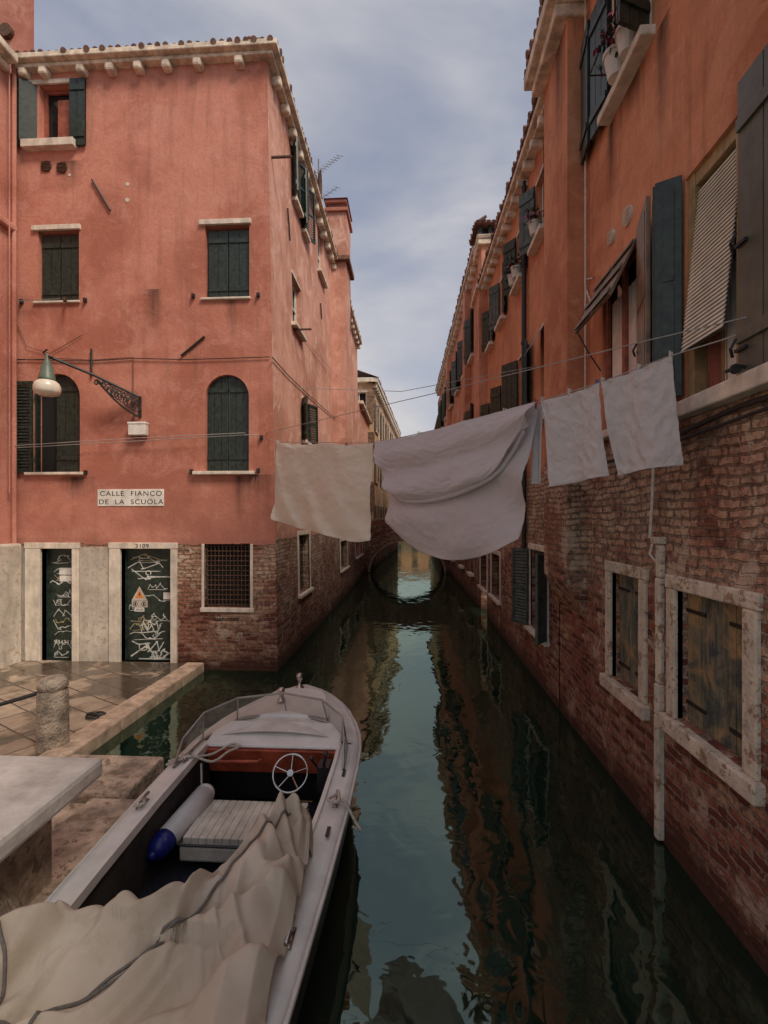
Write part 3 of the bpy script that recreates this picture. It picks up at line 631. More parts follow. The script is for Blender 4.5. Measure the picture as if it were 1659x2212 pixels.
bb=B(); bb.hexa([(2.08,h[0],h[3]),(2.08,h[1],h[3]),(2.09,h[1],h[3]+.03),(2.09,h[0],h[3]+.03),(1.8,h[0],h[3]-.45),(1.8,h[1],h[3]-.45),(1.82,h[1],h[3]-.42),(1.82,h[0],h[3]-.42)]); bb.make('awning_shutter',m_brn,mh)
for i,h in enumerate(lB):
    surround(bs,RW,h,.1,.03); bgl.poly([RW.P(h[0],h[2],-.15),RW.P(h[1],h[2],-.15),RW.P(h[1],h[3],-.15),RW.P(h[0],h[3],-.15)])
h=lB[0]; hh=h[3]-h[2]; louvre(b2,sub(RW,h[1]+.02,h[2],35,.03),0,.36,0,hh,0); louvre(b2,sub(RW,h[0]-.02,h[2],140,.03),0,.36,0,hh,0)
bs.make('stone_trim',m_stone,mh,bevel=.01); bg.make('shutters',m_grn,mh); b2.make('blue_shutters',m_grn2,mh); bgl.make('window_glass',m_glass,mh); br.make('window_frames',m_white,mh)
b=B(); 
def sl_(b,y0,y1,x,z0,z1,t,xi=2.5): b.hexa([(x,y0,z0),(xi,y0,z0),(xi,y1,z1),(x,y1,z1),(x,y0,z0+t),(xi,y0,z0+t),(xi,y1,z1+t),(x,y1,z1+t)])
sl_(b,7.2,13.8,1.86,8.86,9.26,.1); sl_(b,7.2,13.8,1.94,8.8,9.2,.058); b.make('eave',m_eave,mh,bevel=.015)
b=B()
for i in range(13):
    y=7.5+i*.5; z=8.86+(y-7.2)*.06; b.box(1.9,2.12,y-.06,y+.06,z-.2,z-.061)
b.make('eave_corbels',m_eave,mh,bevel=.025)
b=B(); b.poly([(1.84,7.2,8.975),(1.84,13.8,9.375),(5,13.8,10.5),(5,7.2,10.1)]); tiles_edge(b,(1.86,7.2,8.98),(1.86,13.8,9.38),(-1,0,0)); b.make('tiled_roof',m_tile,mh,recalc=False)
y=RW.hit(1140,700)[0]
b=B(); b.cyl((2.03,y,1.3),(2.03,y,8.85),.045,n=10)
for z in (2.5,4.2,5.9,7.6): b.cyl((2.03,y,z),(2.03,y,z+.05),.058,n=10)
b.make('drain_pipe',m_iron,mh)
b=B(); b.box(1.88,2.4,13.8,15.0,2.6,9.35); b.box(1.95,2.55,13.85,14.6,9.35,10.45); b.make('chimney_breast',m_far,mh)
b=B(); b.box(1.78,2.6,13.72,15.08,9.2,9.32); b.box(1.84,2.56,13.76,14.68,10.45,10.6); 
b.hexa([(1.84,13.74,10.6),(2.58,13.74,10.6),(2.58,14.7,10.6),(1.84,14.7,10.6),(1.80,13.7,10.7),(2.62,13.7,10.7),(2.62,14.74,10.7),(1.80,14.74,10.7)]); b.make('chimney_moulding',m_eave,mh,bevel=.02)
b=B()
for x in (1.86,2.14,2.44): 
    for yy in (13.78,14.15,14.54): b.box(x,x+.1,yy,yy+.12,10.7,10.98)
b.box(2.0,2.4,13.95,14.5,10.7,10.97); b.make('chimney_vents',m_iron,mh)
b=B(); b.hexa([(1.74,13.64,10.98),(2.68,13.64,10.98),(2.68,14.8,10.98),(1.74,14.8,10.98),(2.05,13.95,11.22),(2.35,13.95,11.22),(2.35,14.5,11.22),(2.05,14.5,11.22)])
tiles_edge(b,(1.76,13.66,11.0),(2.66,13.66,11.0),(0,-1,0),.05,.3,.2); tiles_edge(b,(1.76,13.66,11.0),(1.76,14.8,11.0),(-1,0,0),.05,.3,.2); b.make('chimney_cap',m_tile,mh)
# =========================================================== FAR RIGHT HOUSE
fr_=G('far_orange_house',(3.2,22,0))
p0=Vector((2.1,15.0,0)); p1=Vector((1.78,32,0)); d=(p1-p0).normalized(); RC=Fr(p0,d,(0,0,1),(-d.y,d.x,0)); LC=(p1-p0).length
hs=[]
for u in (1.2,3.2,5.6,8.2,11,13.8): 
    for (z0,z1) in ((8.2,9.7),(5.0,6.5)): hs.append((u,u+.75,z0,z1))
for u in (1.5,4.2,7.5): hs.append((u,u+.7,.9,2.0))
b=B(); wall(b,RC,0,LC,-.5,11.0,hs); b.poly([(2.1,15,-.5),(6,15,-.5),(6,15,11),(2.1,15,11)]); b.poly([(1.78,32,-.5),(6,32,-.5),(6,32,11),(1.78,32,11)]); b.make('walls',m_far,fr_,recalc=False)
bs=B(); bg=B(); bgl=B(); br=B()
for h in hs:
    casement(br,bgl,RC,h); bs.fb(RC,h[0]-.1,h[1]+.1,h[2]-.09,h[2]-.001,-.02,.15)
    if h[2]>3: shutter(bg,sub(RC,h[1],h[2],30,.02),0,.4,0,1.5,0,3); shutter(bg,sub(RC,h[0],h[2],150,.02),0,.4,0,1.5,0,3)
bs.make('sills',m_stone,fr_); bg.make('shutters',m_grn,fr_); bgl.make('glass',m_glass,fr_); br.make('frames',m_white,fr_)
b=B(); b.fb(RC,-.1,LC,11.0,11.12,-.2,.25); b.fb(RC,-.1,LC,10.9,10.999,-.2,.14)
for i in range(28): b.fb(RC,.2+i*.6,.35+i*.6,10.72,10.899,-.05,.2)
b.make('eave',m_eave,fr_,bevel=.015)
b=B(); b.poly([RC.P(-.1,11.13,.26),RC.P(LC,11.13,.26),RC.P(LC,12.3,-3),RC.P(-.1,12.3,-3)]); tiles_edge(b,RC.P(0,11.17,.24),RC.P(LC,11.17,.24),RC.n); b.make('tiled_roof',m_tile,fr_,recalc=False)
b=B()
for u in (2.2,9.0): b.fb(RC,u,u+.6,5.5,10.7,-.1,.22)
b.make('wall_breasts',m_far,fr_)
# =========================================================== FAR LEFT OCHRE HOUSE
oh=G('ochre_house',(-4,36,0))
q0=Vector((-2.25,27.5,0)); q1=Vector((-1.35,46,0)); d=(q1-q0).normalized(); OC=Fr(q0,d,(0,0,1),(d.y,-d.x,0)); LO=(q1-q0).length
OF=Fr(q0,(-1,0,0),(0,0,1),(0,-1,0))
hs=[(u,u+.9,z,z+1.7) for u in (1.2,4.2,7.4,11,15) for z in (1.9,5.0,8.0)]
hf=[(.35,1.2,z,z+1.7) for z in (3.2,6.0,8.3)]
b=B(); wall(b,OC,0,LO,-.5,10.5,hs); wall(b,OF,0,4,-.5,10.5,hf); b.make('walls',m_ochre,oh,recalc=False)
bs=B(); bg=B(); bgl=B(); br=B()
for fr,hl in ((OC,hs),(OF,hf)):
    for h in hl:
        casement(br,bgl,fr,h); surround(bs,fr,h,.1,.03)
        shutter(bg,fr,h[0]-.48,h[0]-.02,h[2],h[3],.05,3); 
        if fr is OC: shutter(bg,fr,h[1]+.02,h[1]+.48,h[2],h[3],.05,3)
bs.make('stone_trim',m_stone,oh); bg.make('shutters',m_brn,oh); bgl.make('glass',m_glass,oh); br.make('frames',m_white,oh)
b=B(); b.fb(OC,-.2,LO,10.5,10.75,-.3,.3); b.fb(OF,-.2,4,10.5,10.75,-.2,.25)
for i in range(30): b.fb(OC,.1+i*.6,.3+i*.6,10.25,10.499,-.05,.25)
b.make('cornice',m_stone,oh,bevel=.02)
b=B(); b.poly([OC.P(-.3,10.76,.3),OC.P(LO,10.76,.3),OC.P(LO,12,-3),OC.P(-.3,12,-3)]); tiles_edge(b,OC.P(0,10.8,.28),OC.P(LO,10.8,.28),OC.n); b.make('tiled_roof',m_tile,oh,recalc=False)
lk=G('brick_house',(-4,25,0))
b=B(); b.box(-6,-2.5,22.8,27.4,-.5,8.2); b.make('walls',m_pinks,lk)
b=B(); b.box(-6,-2.3,22.8,27.4,8.2,8.35); b.make('eave',m_eave,lk,bevel=.02)
eh=G('distant_house',(3,42,0))
b=B(); b.box(1.9,7,33,50,-.5,9.6); b.make('walls',m_ochre,eh)
b=B(); b.box(1.7,7.2,32.9,50.1,9.6,9.8); b.box(2.0,2.9,34,35.2,9.8,11.0); b.box(1.85,3.05,33.85,35.35,11,11.2); b.make('roof_and_chimney',m_tile,eh)
b=B(); b.box(1.86,1.9,35,36,5,7); b.box(1.86,1.9,39,40,5,7); b.box(1.86,1.9,35,36,2,4); b.make('shutters',m_grn,eh)
e2=G('end_house',(0,90,0))
b=B(); b.box(-18,20,88,96,-.5,7.0); b.make('walls',m_far,e2)
b=B(); 
for x in range(-15,18,3):
    for z in (1.6,4.2): b.box(x,x+1.0,87.95,88,z,z+1.6)
b.make('shutters',m_grn,e2)
b=B(); b.hexa([(-18.3,87.7,7),(20.3,87.7,7),(20.3,96.3,7),(-18.3,96.3,7),(-18.3,92,8.4),(20.3,92,8.4),(20.3,92.1,8.4),(-18.3,92.1,8.4)]); b.make('roof',m_tile,e2)
# =========================================================== BRIDGE (far)
bd=G('arched_bridge',(-.4,26,0))
b=B(); st=B(); n=24; xa,xb=-2.5,1.95; xm=(xa+xb)/2; hw=1.92
def az(x,h0=1.62): 
    t=max(-1,min(1,(x-xm)/hw)); return .02+h0*math.sqrt(max(0,1-t*t))
Y0,Y1=25.2,27.2
xs=[xa+(xb-xa)*i/48 for i in range(49)]
def topz(x): return 2.55+.28*math.cos((x-xm)/2.3*math.pi/2)
for yy in (Y0,Y1):
    for i in range(48):
        x0,x1=xs[i],xs[i+1]; b.poly([(x0,yy,az(x0) if abs(x0-xm)<hw else -.3),(x1,yy,az(x1) if abs(x1-xm)<hw else -.3),(x1,yy,topz(x1)),(x0,yy,topz(x0))])
for i in range(48):
    x0,x1=xs[i],xs[i+1]
    b.poly([(x0,Y0,az(x0)),(x1,Y0,az(x1)),(x1,Y1,az(x1)),(x0,Y1,az(x0))])
    b.poly([(x0,Y0+.25,topz(x0)-.9),(x1,Y0+.25,topz(x1)-.9),(x1,Y1-.25,topz(x1)-.9),(x0,Y1-.25,topz(x0)-.9)])
b.make('bridge_body',m_bridge,bd,recalc=False)
for i in range(48):
    x0,x1=xs[i],xs[i+1]
    for yy in (Y0,Y1): st.hexa([(x0,yy-.08,topz(x0)),(x1,yy-.08,topz(x1)),(x1,yy+.3,topz(x1)),(x0,yy+.3,topz(x0)),(x0,yy-.08,topz(x0)+.12),(x1,yy-.08,topz(x1)+.12),(x1,yy+.3,topz(x1)+.12),(x0,yy+.3,topz(x0)+.12)])
for i in range(40):
    t0=math.pi*i/40; t1=math.pi*(i+1)/40-.01
    q=[(xm+r*math.cos(t),.02+(1.62/1.92)*r*math.sin(t)) for t in (t0,t1) for r in (hw-.01,hw+.09)]
    st.hexa([(q[0][0],Y0-.05,q[0][1]),(q[1][0],Y0-.05,q[1][1]),(q[3][0],Y0-.05,q[3][1]),(q[2][0],Y0-.05,q[2][1]),(q[0][0],Y0+.1,q[0][1]),(q[1][0],Y0+.1,q[1][1]),(q[3][0],Y0+.1,q[3][1]),(q[2][0],Y0+.1,q[2][1])])
st.make('stone_arch_ring',simple('bridge_stone',(.34,.24,.17),.8,.3,5,.3),bd)
# =========================================================== WATER
def water():
    k=NT('canal_water'); o=k.obj()
    t=k.t
    n1=k.noise(k.mapv(o,(1.5,.8,1)),.9,2,.45,.6); n2=k.noise(k.mapv(o,(1.0,1.0,1)),4.0,2,.5,.5)
    hgt=k.math('ADD',n1,k.math('MULTIPLY',n2,.24))
    nm=k.bump(hgt,.46,.03)
    t.nodes.remove(k.b)
    df=k.n('ShaderNodeBsdfDiffuse',None,Color=(.007,.020,.013)); gl=k.n('ShaderNodeBsdfAnisotropic',None,Color=(.74,.93,.78),Roughness=.025,Normal=nm)
    fr=k.n('ShaderNodeFresnel',None,IOR=2.2,Normal=nm)
    mx=k.n('ShaderNodeMixShader',None,i0=fr.outputs[0],i1=df.outputs[0],i2=gl.outputs[0])
    t.links.new(mx.outputs[0],t.nodes['Material Output'].inputs[0]); return k.m
b=B(); b.poly([(-90,-40,0),(90,-40,0),(90,300,0),(-90,300,0)]); b.make('water',water())
# =========================================================== PAVEMENT / QUAY
def paving():
    k=NT('wet_stone_paving'); o=k.obj()
    mp=k.n('ShaderNodeMapping',None,Vector=o,Rotation=(0,0,.5)).outputs[0]
    w=k.noise(o,2,3); wv=k.n('ShaderNodeVectorMath',{'operation':'ADD'},i0=mp,i1=k.n('ShaderNodeCombineXYZ',None,X=k.math('MULTIPLY',w,.08),Y=k.math('MULTIPLY',w,.05)).outputs[0]).outputs[0]
    br=k.n('ShaderNodeTexBrick',{'offset':.4},Vector=wv,Color1=(.32,.24,.175),Color2=(.50,.40,.30),Mortar=(.06,.045,.035),Scale=1.0,Mortar_Size=.012,Brick_Width=.75,Row_Height=.38,Mortar_Smooth=.2)
    sp=k.n('ShaderNodeSeparateXYZ',None,Vector=o)
    wet=k.mr(k.math('ADD',k.noise(o,1.3,5,.6,.5),k.mr(sp.outputs[1],5.5,8.2,-.08,.10)),.49,.56)
    c=k.mix(k.mr(k.noise(o,6,4,.7),.3,.7,.55,0),br.outputs[0],(.16,.11,.08))
    c=k.mix(k.math('MULTIPLY',wet,.78),c,(.05,.035,.025))
    ro=k.mr(wet,0,1,.85,.16)
    h=k.math('ADD',k.math('MULTIPLY',br.outputs[1],-1),k.math('MULTIPLY',k.noise(o,20,3,.7),.4))
    return k.out(c,ro,k.bump(k.math('MULTIPLY',h,k.math('SUBTRACT',1.0,k.math('MULTIPLY',wet,.8))),.5,.012))
m_pav=paving()
m_curb=simple('curb_stone',(.52,.39,.29),.8,.35,6,.4); m_quay=simple('quay_stone',(.48,.38,.29),.9,.5,4,.8,bd=.02,chip=(.22,.16,.11)); m_rock=simple('rough_stone',(.38,.31,.24),.9,.45,6,1,bd=.03)
pv=G('pavement',(-5,6,0))
ZP=.13
b=B(); b.box(-7.3,-4.05,2.0,8.56,-.4,ZP); b.box(-4.05,-3.9,5.0,8.56,-.4,ZP-.03); b.make('paving',m_pav,pv)
random.seed(9)
b=B(); y=5.0
while y<8.3:
    L=random.uniform(.8,1.3); y2=min(8.52,y+L); b.box(-4.04,-3.72,y+.004,y2-.004,-.4,ZP+.03+random.uniform(-.006,.006)); y=y2
b.make('kerb_stones',m_curb,pv,bevel=.02)
b=B(); b.box(-4.04,-3.78,1.5,4.99,-.4,ZP+.012); b.make('paving_strip',m_pav,pv)
b=B()
b.box(-3.77,-2.62,4.3,5.02,-.4,.2); b.box(-3.77,-2.95,3.42,4.29,-.4,.12); b.box(-2.94,-2.42,3.8,4.29,-.4,.17); b.box(-2.94,-2.35,2.75,3.79,-.4,.19); b.box(-2.93,-2.3,1.0,2.74,-.4,.18)
b.make('quay_blocks',m_quay,pv,bevel=.03)
pp=G('stone_parapet',(-3,2.5,0))
b=B(); b.hexa([(-4.5,-1,.84),(-2.1,-1,.84),(-2.24,3.42,.84),(-4.5,3.42,.84),(-4.5,-1,.98),(-2.1,-1,.98),(-2.24,3.42,.98),(-4.5,3.42,.98)]); b.make('coping_slab',simple('marble_coping',(.64,.60,.54),.6,.22,3,.6,bd=.015),pp,bevel=.035)
b=B(); b.box(-4.4,-2.5,-1,3.25,.1,.838); b.make('parapet_wall',m_quay,pp,bevel=.02)
b=B(); rows=[]
for j in range(13):
    z=.12+.5*j/12; r=.42*math.sqrt(max(0.02,1-((z-.12)/.55)**2))
    rows.append([(-2.5+r*math.cos(t)*(.75)*(1+.15*noise.noise(Vector((math.cos(t)*2,math.sin(t)*2,z*4)))),2.3+1.1*r*math.sin(t)*1.4*(1+.15*noise.noise(Vector((math.cos(t)*2,math.sin(t)*2,z*4+5)))),z) for t in [k*2*math.pi/28 for k in range(29)]])
b.grid(rows); b.make('boulder_footing',m_rock,pp,smooth=True)
bo=G('stone_bollard',(-4.08,5.3,ZP))
b=B(); b.lathe((-4.08,5.3,ZP),[(.165,-.05),(.16,.1),(.155,.6),(.15,.63),(.13,.66),(.155,.68),(.15,.74),(.11,.79),(.0,.81)],22); b.make('post',m_rock,bo,smooth=True)
b=B(); b.tube([(-4.2,5.28,ZP+.62),(-4.6,5.1,ZP+.52),(-5.4,4.8,ZP+.48),(-6.5,4.5,ZP+.48)],.022,8); b.make('iron_rail',m_iron,bo)
mr_=G('mooring_ring',onZ(205,1548,ZP+.01)); p=mr_.location
b=B(); b.tube([p+Vector((.1*math.cos(t),.1*math.sin(t),.02)) for t in [i*math.pi/8 for i in range(17)]],.014,6); b.tube([p+Vector((-.12+.25*i/8,.02*math.sin(i),.03)) for i in range(9)],.022,6); b.make('ring',m_iron,mr_)
# =========================================================== BOAT
bt=G('motorboat',(-1.27,3.2,0)); BX=-1.27
m_hull=simple('boat_white_gelcoat',(.77,.75,.70),.35,.10,4,.05); m_deck=simple('boat_deck_paint',(.70,.67,.61),.5,.16,5,.15); m_black=simple('boat_dark_hull',(.02,.02,.022),.3,.3,4,0)
m_floor=simple('boat_floor_carpet',(.014,.018,.03),.95,.5,30,.5); m_cush=simple('vinyl_cushion',(.66,.62,.52),.5,.22,5,.2); m_mah=simple('mahogany',(.36,.075,.035),.35,.4,6,.1)
m_chr=simple('chrome',(.5,.47,.44),.25,.2,10,0,metal=1); m_blue=simple('blue_rubber',(.01,.02,.2),.4,.2,6,0); m_rope=simple('rope_fibre',(.5,.45,.38),.9,.2,40,.5); m_rope2=simple('grey_rope',(.16,.145,.13),.9,.2,40,.5)
stn=[(.7,.64,.56),(1.4,.68,.565),(2.1,.72,.57),(2.8,.755,.58),(3.5,.78,.59),(4.1,.785,.60),(4.45,.775,.61),(4.7,.74,.62),(4.95,.67,.635),(5.2,.57,.65),(5.4,.455,.665),(5.55,.34,.68),(5.68,.21,.69),(5.76,.08,.695)]
def wz(y):
    for i in range(len(stn)-1):
        if stn[i][0]<=y<=stn[i+1][0]:
            t=(y-stn[i][0])/(stn[i+1][0]-stn[i][0]); return stn[i][1]*(1-t)+stn[i+1][1]*t, stn[i][2]*(1-t)+stn[i+1][2]*t
    return stn[-1][1],stn[-1][2]
def half(sg):
    rows=[]; low=[]
    for y,w,z in stn:
        rows.append([(BX+sg*w*.965,y,z-.20),(BX+sg*w*.98,y,z-.10),(BX+sg*w,y,z-.02),(BX+sg*(w+.015),y,z),(BX+sg*w,y,z+.02),(BX+sg*max(0,w-.04),y,z+.028)])
        low.append([(BX+sg*w*.0,y,-.2),(BX+sg*w*.8,y,-.1),(BX+sg*w*.93,y,.15),(BX+sg*w*.963,y,z-.20)])
    return rows,low
bh=B(); bl=B(); bdk=B(); bin_=B()
for sg in (-1,1):
    r,l=half(sg); bh.grid(r); bl.grid(l)
    rows=[];rin=[]
    for y,w,z in [s for s in stn if s[0]<=4.46]:
        rows.append([(BX+sg*(w-.04),y,z+.028),(BX+sg*(w-.15),y,z+.034),(BX+sg*(w-.155),y,z+.06),(BX+sg*(w-.185),y,z+.06),(BX+sg*(w-.188),y,z+.0)])
        rin.append([(BX+sg*(w-.188),y,z+.0),(BX+sg*(w-.16),y,z-.04),(BX+sg*(w-.15),y,.10)])
    bdk.grid(rows); bin_.grid(rin)
bh.make('hull_topsides',m_hull,bt,smooth=True); bl.make('hull_bottom',m_black,bt,smooth=True); bdk.make('side_decks',m_hull,bt); bin_.make('cockpit_lining',simple('dark_lining',(.05,.045,.042),.8,.4,6,.2),bt)
rows=[]
for y,w,z in [s for s in stn if s[0]>=4.45]:
    ww=max(0,w-.04); cr=.10*min(1,w/.6); rows.append([(BX+q*ww,y,z+.028+cr*(1-abs(q)**2.2)) for q in [-1+i/8 for i in range(17)]])
b=B(); b.grid(rows); b.make('foredeck',m_deck,bt,smooth=True)
rows=[]
for i,y in enumerate([4.75,4.76,4.9,5.1,5.3,5.45,5.46]):
    w,z=wz(y); ww=w*.62; top=.035 if 0<i<6 else 0
    rows.append([(BX+q*ww,y,z+.022+.10*min(1,w/.6)*(1-abs(q*.62)**2.2)+(top if abs(q)<.99 else -.01)) for q in (-1,-.985,-.6,-.2,0,.2,.6,.985,1)])
b=B(); b.grid(rows); b.make('foredeck_hatch',m_hull,bt)
b=B(); w=.64; b.box(BX-w,BX+w,.7,4.44,.06,.10); b.make('cockpit_floor',m_floor,bt)
b=B(); b.box(BX-.62,BX+.62,.7,.74,-.1,.56); b.make('transom',m_hull,bt)
b=B(); b.box(BX-.585,BX+.585,4.46,4.49,.1,.60); b.make('bulkhead',m_black,bt)
b=B()
b.hexa([(BX-.62,4.33,.63),(BX+.62,4.33,.63),(BX+.62,4.66,.66),(BX-.62,4.66,.66),(BX-.62,4.33,.66),(BX+.62,4.33,.66),(BX+.60,4.66,.75),(BX-.60,4.66,.75)]); b.make('dash_top',m_hull,bt,bevel=.02)
b=B(); b.hexa([(BX-.58,4.36,.40),(BX+.58,4.36,.40),(BX+.58,4.40,.40),(BX-.58,4.40,.40),(BX-.6,4.30,.628),(BX+.6,4.30,.628),(BX+.6,4.40,.628),(BX-.6,4.40,.628)]); b.make('dashboard',m_mah,bt,bevel=.008)
b=B(); b.tube([(BX-.5,4.27,.55),(BX-.48,4.24,.55),(BX-.1,4.24,.56),(BX-.08,4.27,.56)],.014,8); b.make('grab_handle',m_mah,bt)
wc=Vector((-1.05,4.14,.52)); ax=Vector((0,-.78,.62)).normalized(); ua=Vector((1,0,0)); va=ax.cross(ua)
b=B(); b.tube([wc+(ua*math.cos(t)+va*math.sin(t))*.15 for t in [i*math.pi/16 for i in range(33)]],.0095,8)
for i in range(5):
    t=i*2*math.pi/5+.3; b.tube([wc-ax*.03,wc+(ua*math.cos(t)+va*math.sin(t))*.15],.006,6)
b.cyl(wc-ax*.04,wc+ax*.005,.028,n=14); b.cyl(wc-ax*.2,wc-ax*.04,.02,n=8); b.make('steering_wheel',m_chr,bt,smooth=False)
b=B(); b.box(-.80,-.70,4.05,4.2,.42,.62); b.cyl((-.75,4.1,.62),(-.72,4.02,.74),.012,n=8); b.cyl((-.79,4.1,.58),(-.84,4.02,.70),.01,n=8); b.ball((-.72,4.02,.75),.025); b.ball((-.84,4.02,.71),.022); b.make('throttle_control',m_black,bt,bevel=0)
wsb=[(BX-.72,3.95,.64),(BX-.675,4.42,.66),(BX-.45,4.70,.735),(BX,4.84,.775),(BX+.45,4.70,.735),(BX+.675,4.42,.66),(BX+.70,4.00,.64)]
wst=[(BX-.70,4.08,.82),(BX-.64,4.36,.93),(BX-.41,4.60,.985),(BX,4.72,1.0),(BX+.41,4.60,.985),(BX+.64,4.36,.93),(BX+.69,4.12,.82)]
k=NT('perspex'); k.t.nodes.remove(k.b)
tr=k.n('ShaderNodeBsdfTransparent',None,Color=(.80,.80,.76)); gg=k.n('ShaderNodeBsdfAnisotropic',None,Color=(.9,.9,.9),Roughness=.1); fn=k.n('ShaderNodeFresnel',None,IOR=2.0)
mx=k.n('ShaderNodeMixShader',None,i0=fn.outputs[0],i1=tr.outputs[0],i2=gg.outputs[0]); k.t.links.new(mx.outputs[0],k.t.nodes['Material Output'].inputs[0])
b=B()
for i in range(6): b.poly([wsb[i],wsb[i+1],wst[i+1],wst[i]])
b.make('windshield_glass',k.m,bt,recalc=False)
b=B(); b.tube(wst,.010,6); b.tube(wsb,.012,6)
for i in (1,2,3,4,5): b.tube([wsb[i],wst[i]],.007,5)
b.tube([wsb[0],wst[0]],.01,6); b.tube([wsb[6],wst[6]],.01,6); b.make('windshield_frame',simple('dull_aluminium',(.35,.33,.30),.4,.2,10,0,metal=.7),bt)
b=B(); p=Vector((BX-.02,5.52,.79)); b.lathe(p,[(.05,-.02),(.045,.0),(.018,.02),(.018,.07),(.035,.085),(.04,.12),(.03,.15),(0,.16)],14)
p=Vector((BX-.10,5.02,.81)); b.lathe(p,[(.045,0),(.04,.02),(.02,.03),(.02,.06),(.038,.08),(.038,.12),(.02,.14),(0,.14)],14)
for (x,y) in ((BX+.71,3.55),(BX-.70,3.45),(BX+.66,2.4),(BX-.66,2.3),(BX-.66,4.1)):
    z=wz(y)[1]+.035; b.cyl((x,y-.03,z),(x,y-.03,z+.035),.01,n=8); b.cyl((x,y+.03,z),(x,y+.03,z+.035),.01,n=8); b.cyl((x,y-.08,z+.04),(x,y+.08,z+.04),.012,.012,8); b.box(x-.02,x+.02,y-.06,y+.06,z-.004,z+.006)
b.make('cleats_and_bow_light',m_chr,bt,smooth=True)
b=B(); 
for sg in (-1,1): b.tube([(BX+sg*(w+.018),y,z-.005) for y,w,z in stn],.014,6)
b.make('rub_rail',m_deck,bt)
b=B()
for y in (3.95,3.2): b.box(BX+.70,BX+.725,y-.05,y+.05,.632,.637)
b.make('deck_vents',m_black,bt)
b=B(); b.box(-1.72,-.85,3.49,4.02,.18,.30); b.make('seat_base',m_cush,bt,bevel=.02)
b=B(); n=14
for i in range(n):
    x0=-1.70+i*.84/n; b.box(x0+.001,x0+.84/n-.001,3.51,4.0,.301,.352)
b.make('seat_cushion',m_cush,bt,bevel=.006)
b=B(); b.tube([(-1.72,3.49,.305),(-.85,3.49,.305),(-.85,4.02,.305),(-1.72,4.02,.305),(-1.72,3.49,.305)],.009,6); b.make('seat_piping',m_black,bt)
A=Vector((-1.74,3.98,.40)); C=Vector((-1.83,3.42,.33)); d=(C-A).normalized()
b=B(); b.cyl(A,C-d*.08,.085,n=20); b.ball(A,.085); b.make('fender_body',simple('white_vinyl',(.74,.72,.70),.4,.12,5,0),bt,smooth=True)
b=B(); b.cyl(C-d*.08,C-d*.0,.087,.08,n=20); b.ball(C,.08); b.cyl(C,C+d*.1,.03,n=10); b.make('fender_end',m_blue,bt,smooth=True)
def rope(b,pts,r=.011,sub_=8):
    P=[Vector(p) for p in pts]; out=[]
    for i in range(len(P)-1):
        a0=P[max(0,i-1)];a1=P[i];a2=P[i+1];a3=P[min(len(P)-1,i+2)]
        for j in range(sub_):
            t=j/sub_; out.append(.5*((2*a1)+(-a0+a2)*t+(2*a0-5*a1+4*a2-a3)*t*t+(-a0+3*a1-3*a2+a3)*t**3))
    out.append(P[-1]); b.tube(out,r,6)
b=B(); rope(b,[(BX-.80,4.02,.65),(BX-.62,4.06,.68),(BX-.45,4.10,.62),(BX-.35,4.2,.66),(BX-.28,4.28,.67),(BX-.36,4.3,.68),(BX-.5,4.18,.64),(BX-.66,4.05,.67),(BX-.8,3.98,.64)])
rope(b,[(BX-.55,4.1,.6),(BX-.5,4.0,.42),(BX-.45,3.9,.3),(BX-.35,4.0,.25)],.009)
rope(b,[(BX+.71,3.52,.66),(BX+.78,3.5,.66),(BX+.86,3.46,.55),(BX+.9,3.44,.5),(BX+.84,3.5,.48)]); rope(b,[(BX+.71,3.58,.67),(BX+.66,3.5,.67),(BX+.74,3.47,.68),(BX+.72,3.6,.68)],.012)
rope(b,[(BX-.70,3.45,.66),(BX-.66,3.4,.66),(BX-.72,3.36,.66)],.01)
b.make('mooring_rope',m_rope,bt,smooth=True)
def lerpc(pts,x):
    for i in range(len(pts)-1):
        if pts[i][0]<=x<=pts[i+1][0]:
            t=(x-pts[i][0])/(pts[i+1][0]-pts[i][0]); t=t*t*(3-2*t); return pts[i][1]*(1-t)+pts[i+1][1]*t
    return pts[0][1] if x<pts[0][0] else pts[-1][1]
fe=[(-2.12,2.05),(-1.85,2.34),(-1.6,2.47),(-1.35,2.44),(-1.17,2.52),(-1.07,2.82),(-.94,3.05),(-.80,3.2),(-.66,3.17),(-.60,2.98)]
def rg(x,y,z): 
    return max(0,1-2.6*abs(noise.noise(Vector((x,y,z)))))
def fold(x,y,z,w=.5):
    ph=y+w*noise.noise(Vector((x*.8,y*.5,z))); f=ph-math.floor(ph)
    return (f/.68 if f<.68 else (1-f)/.32)
def sm(t): return t*t*(3-2*t)
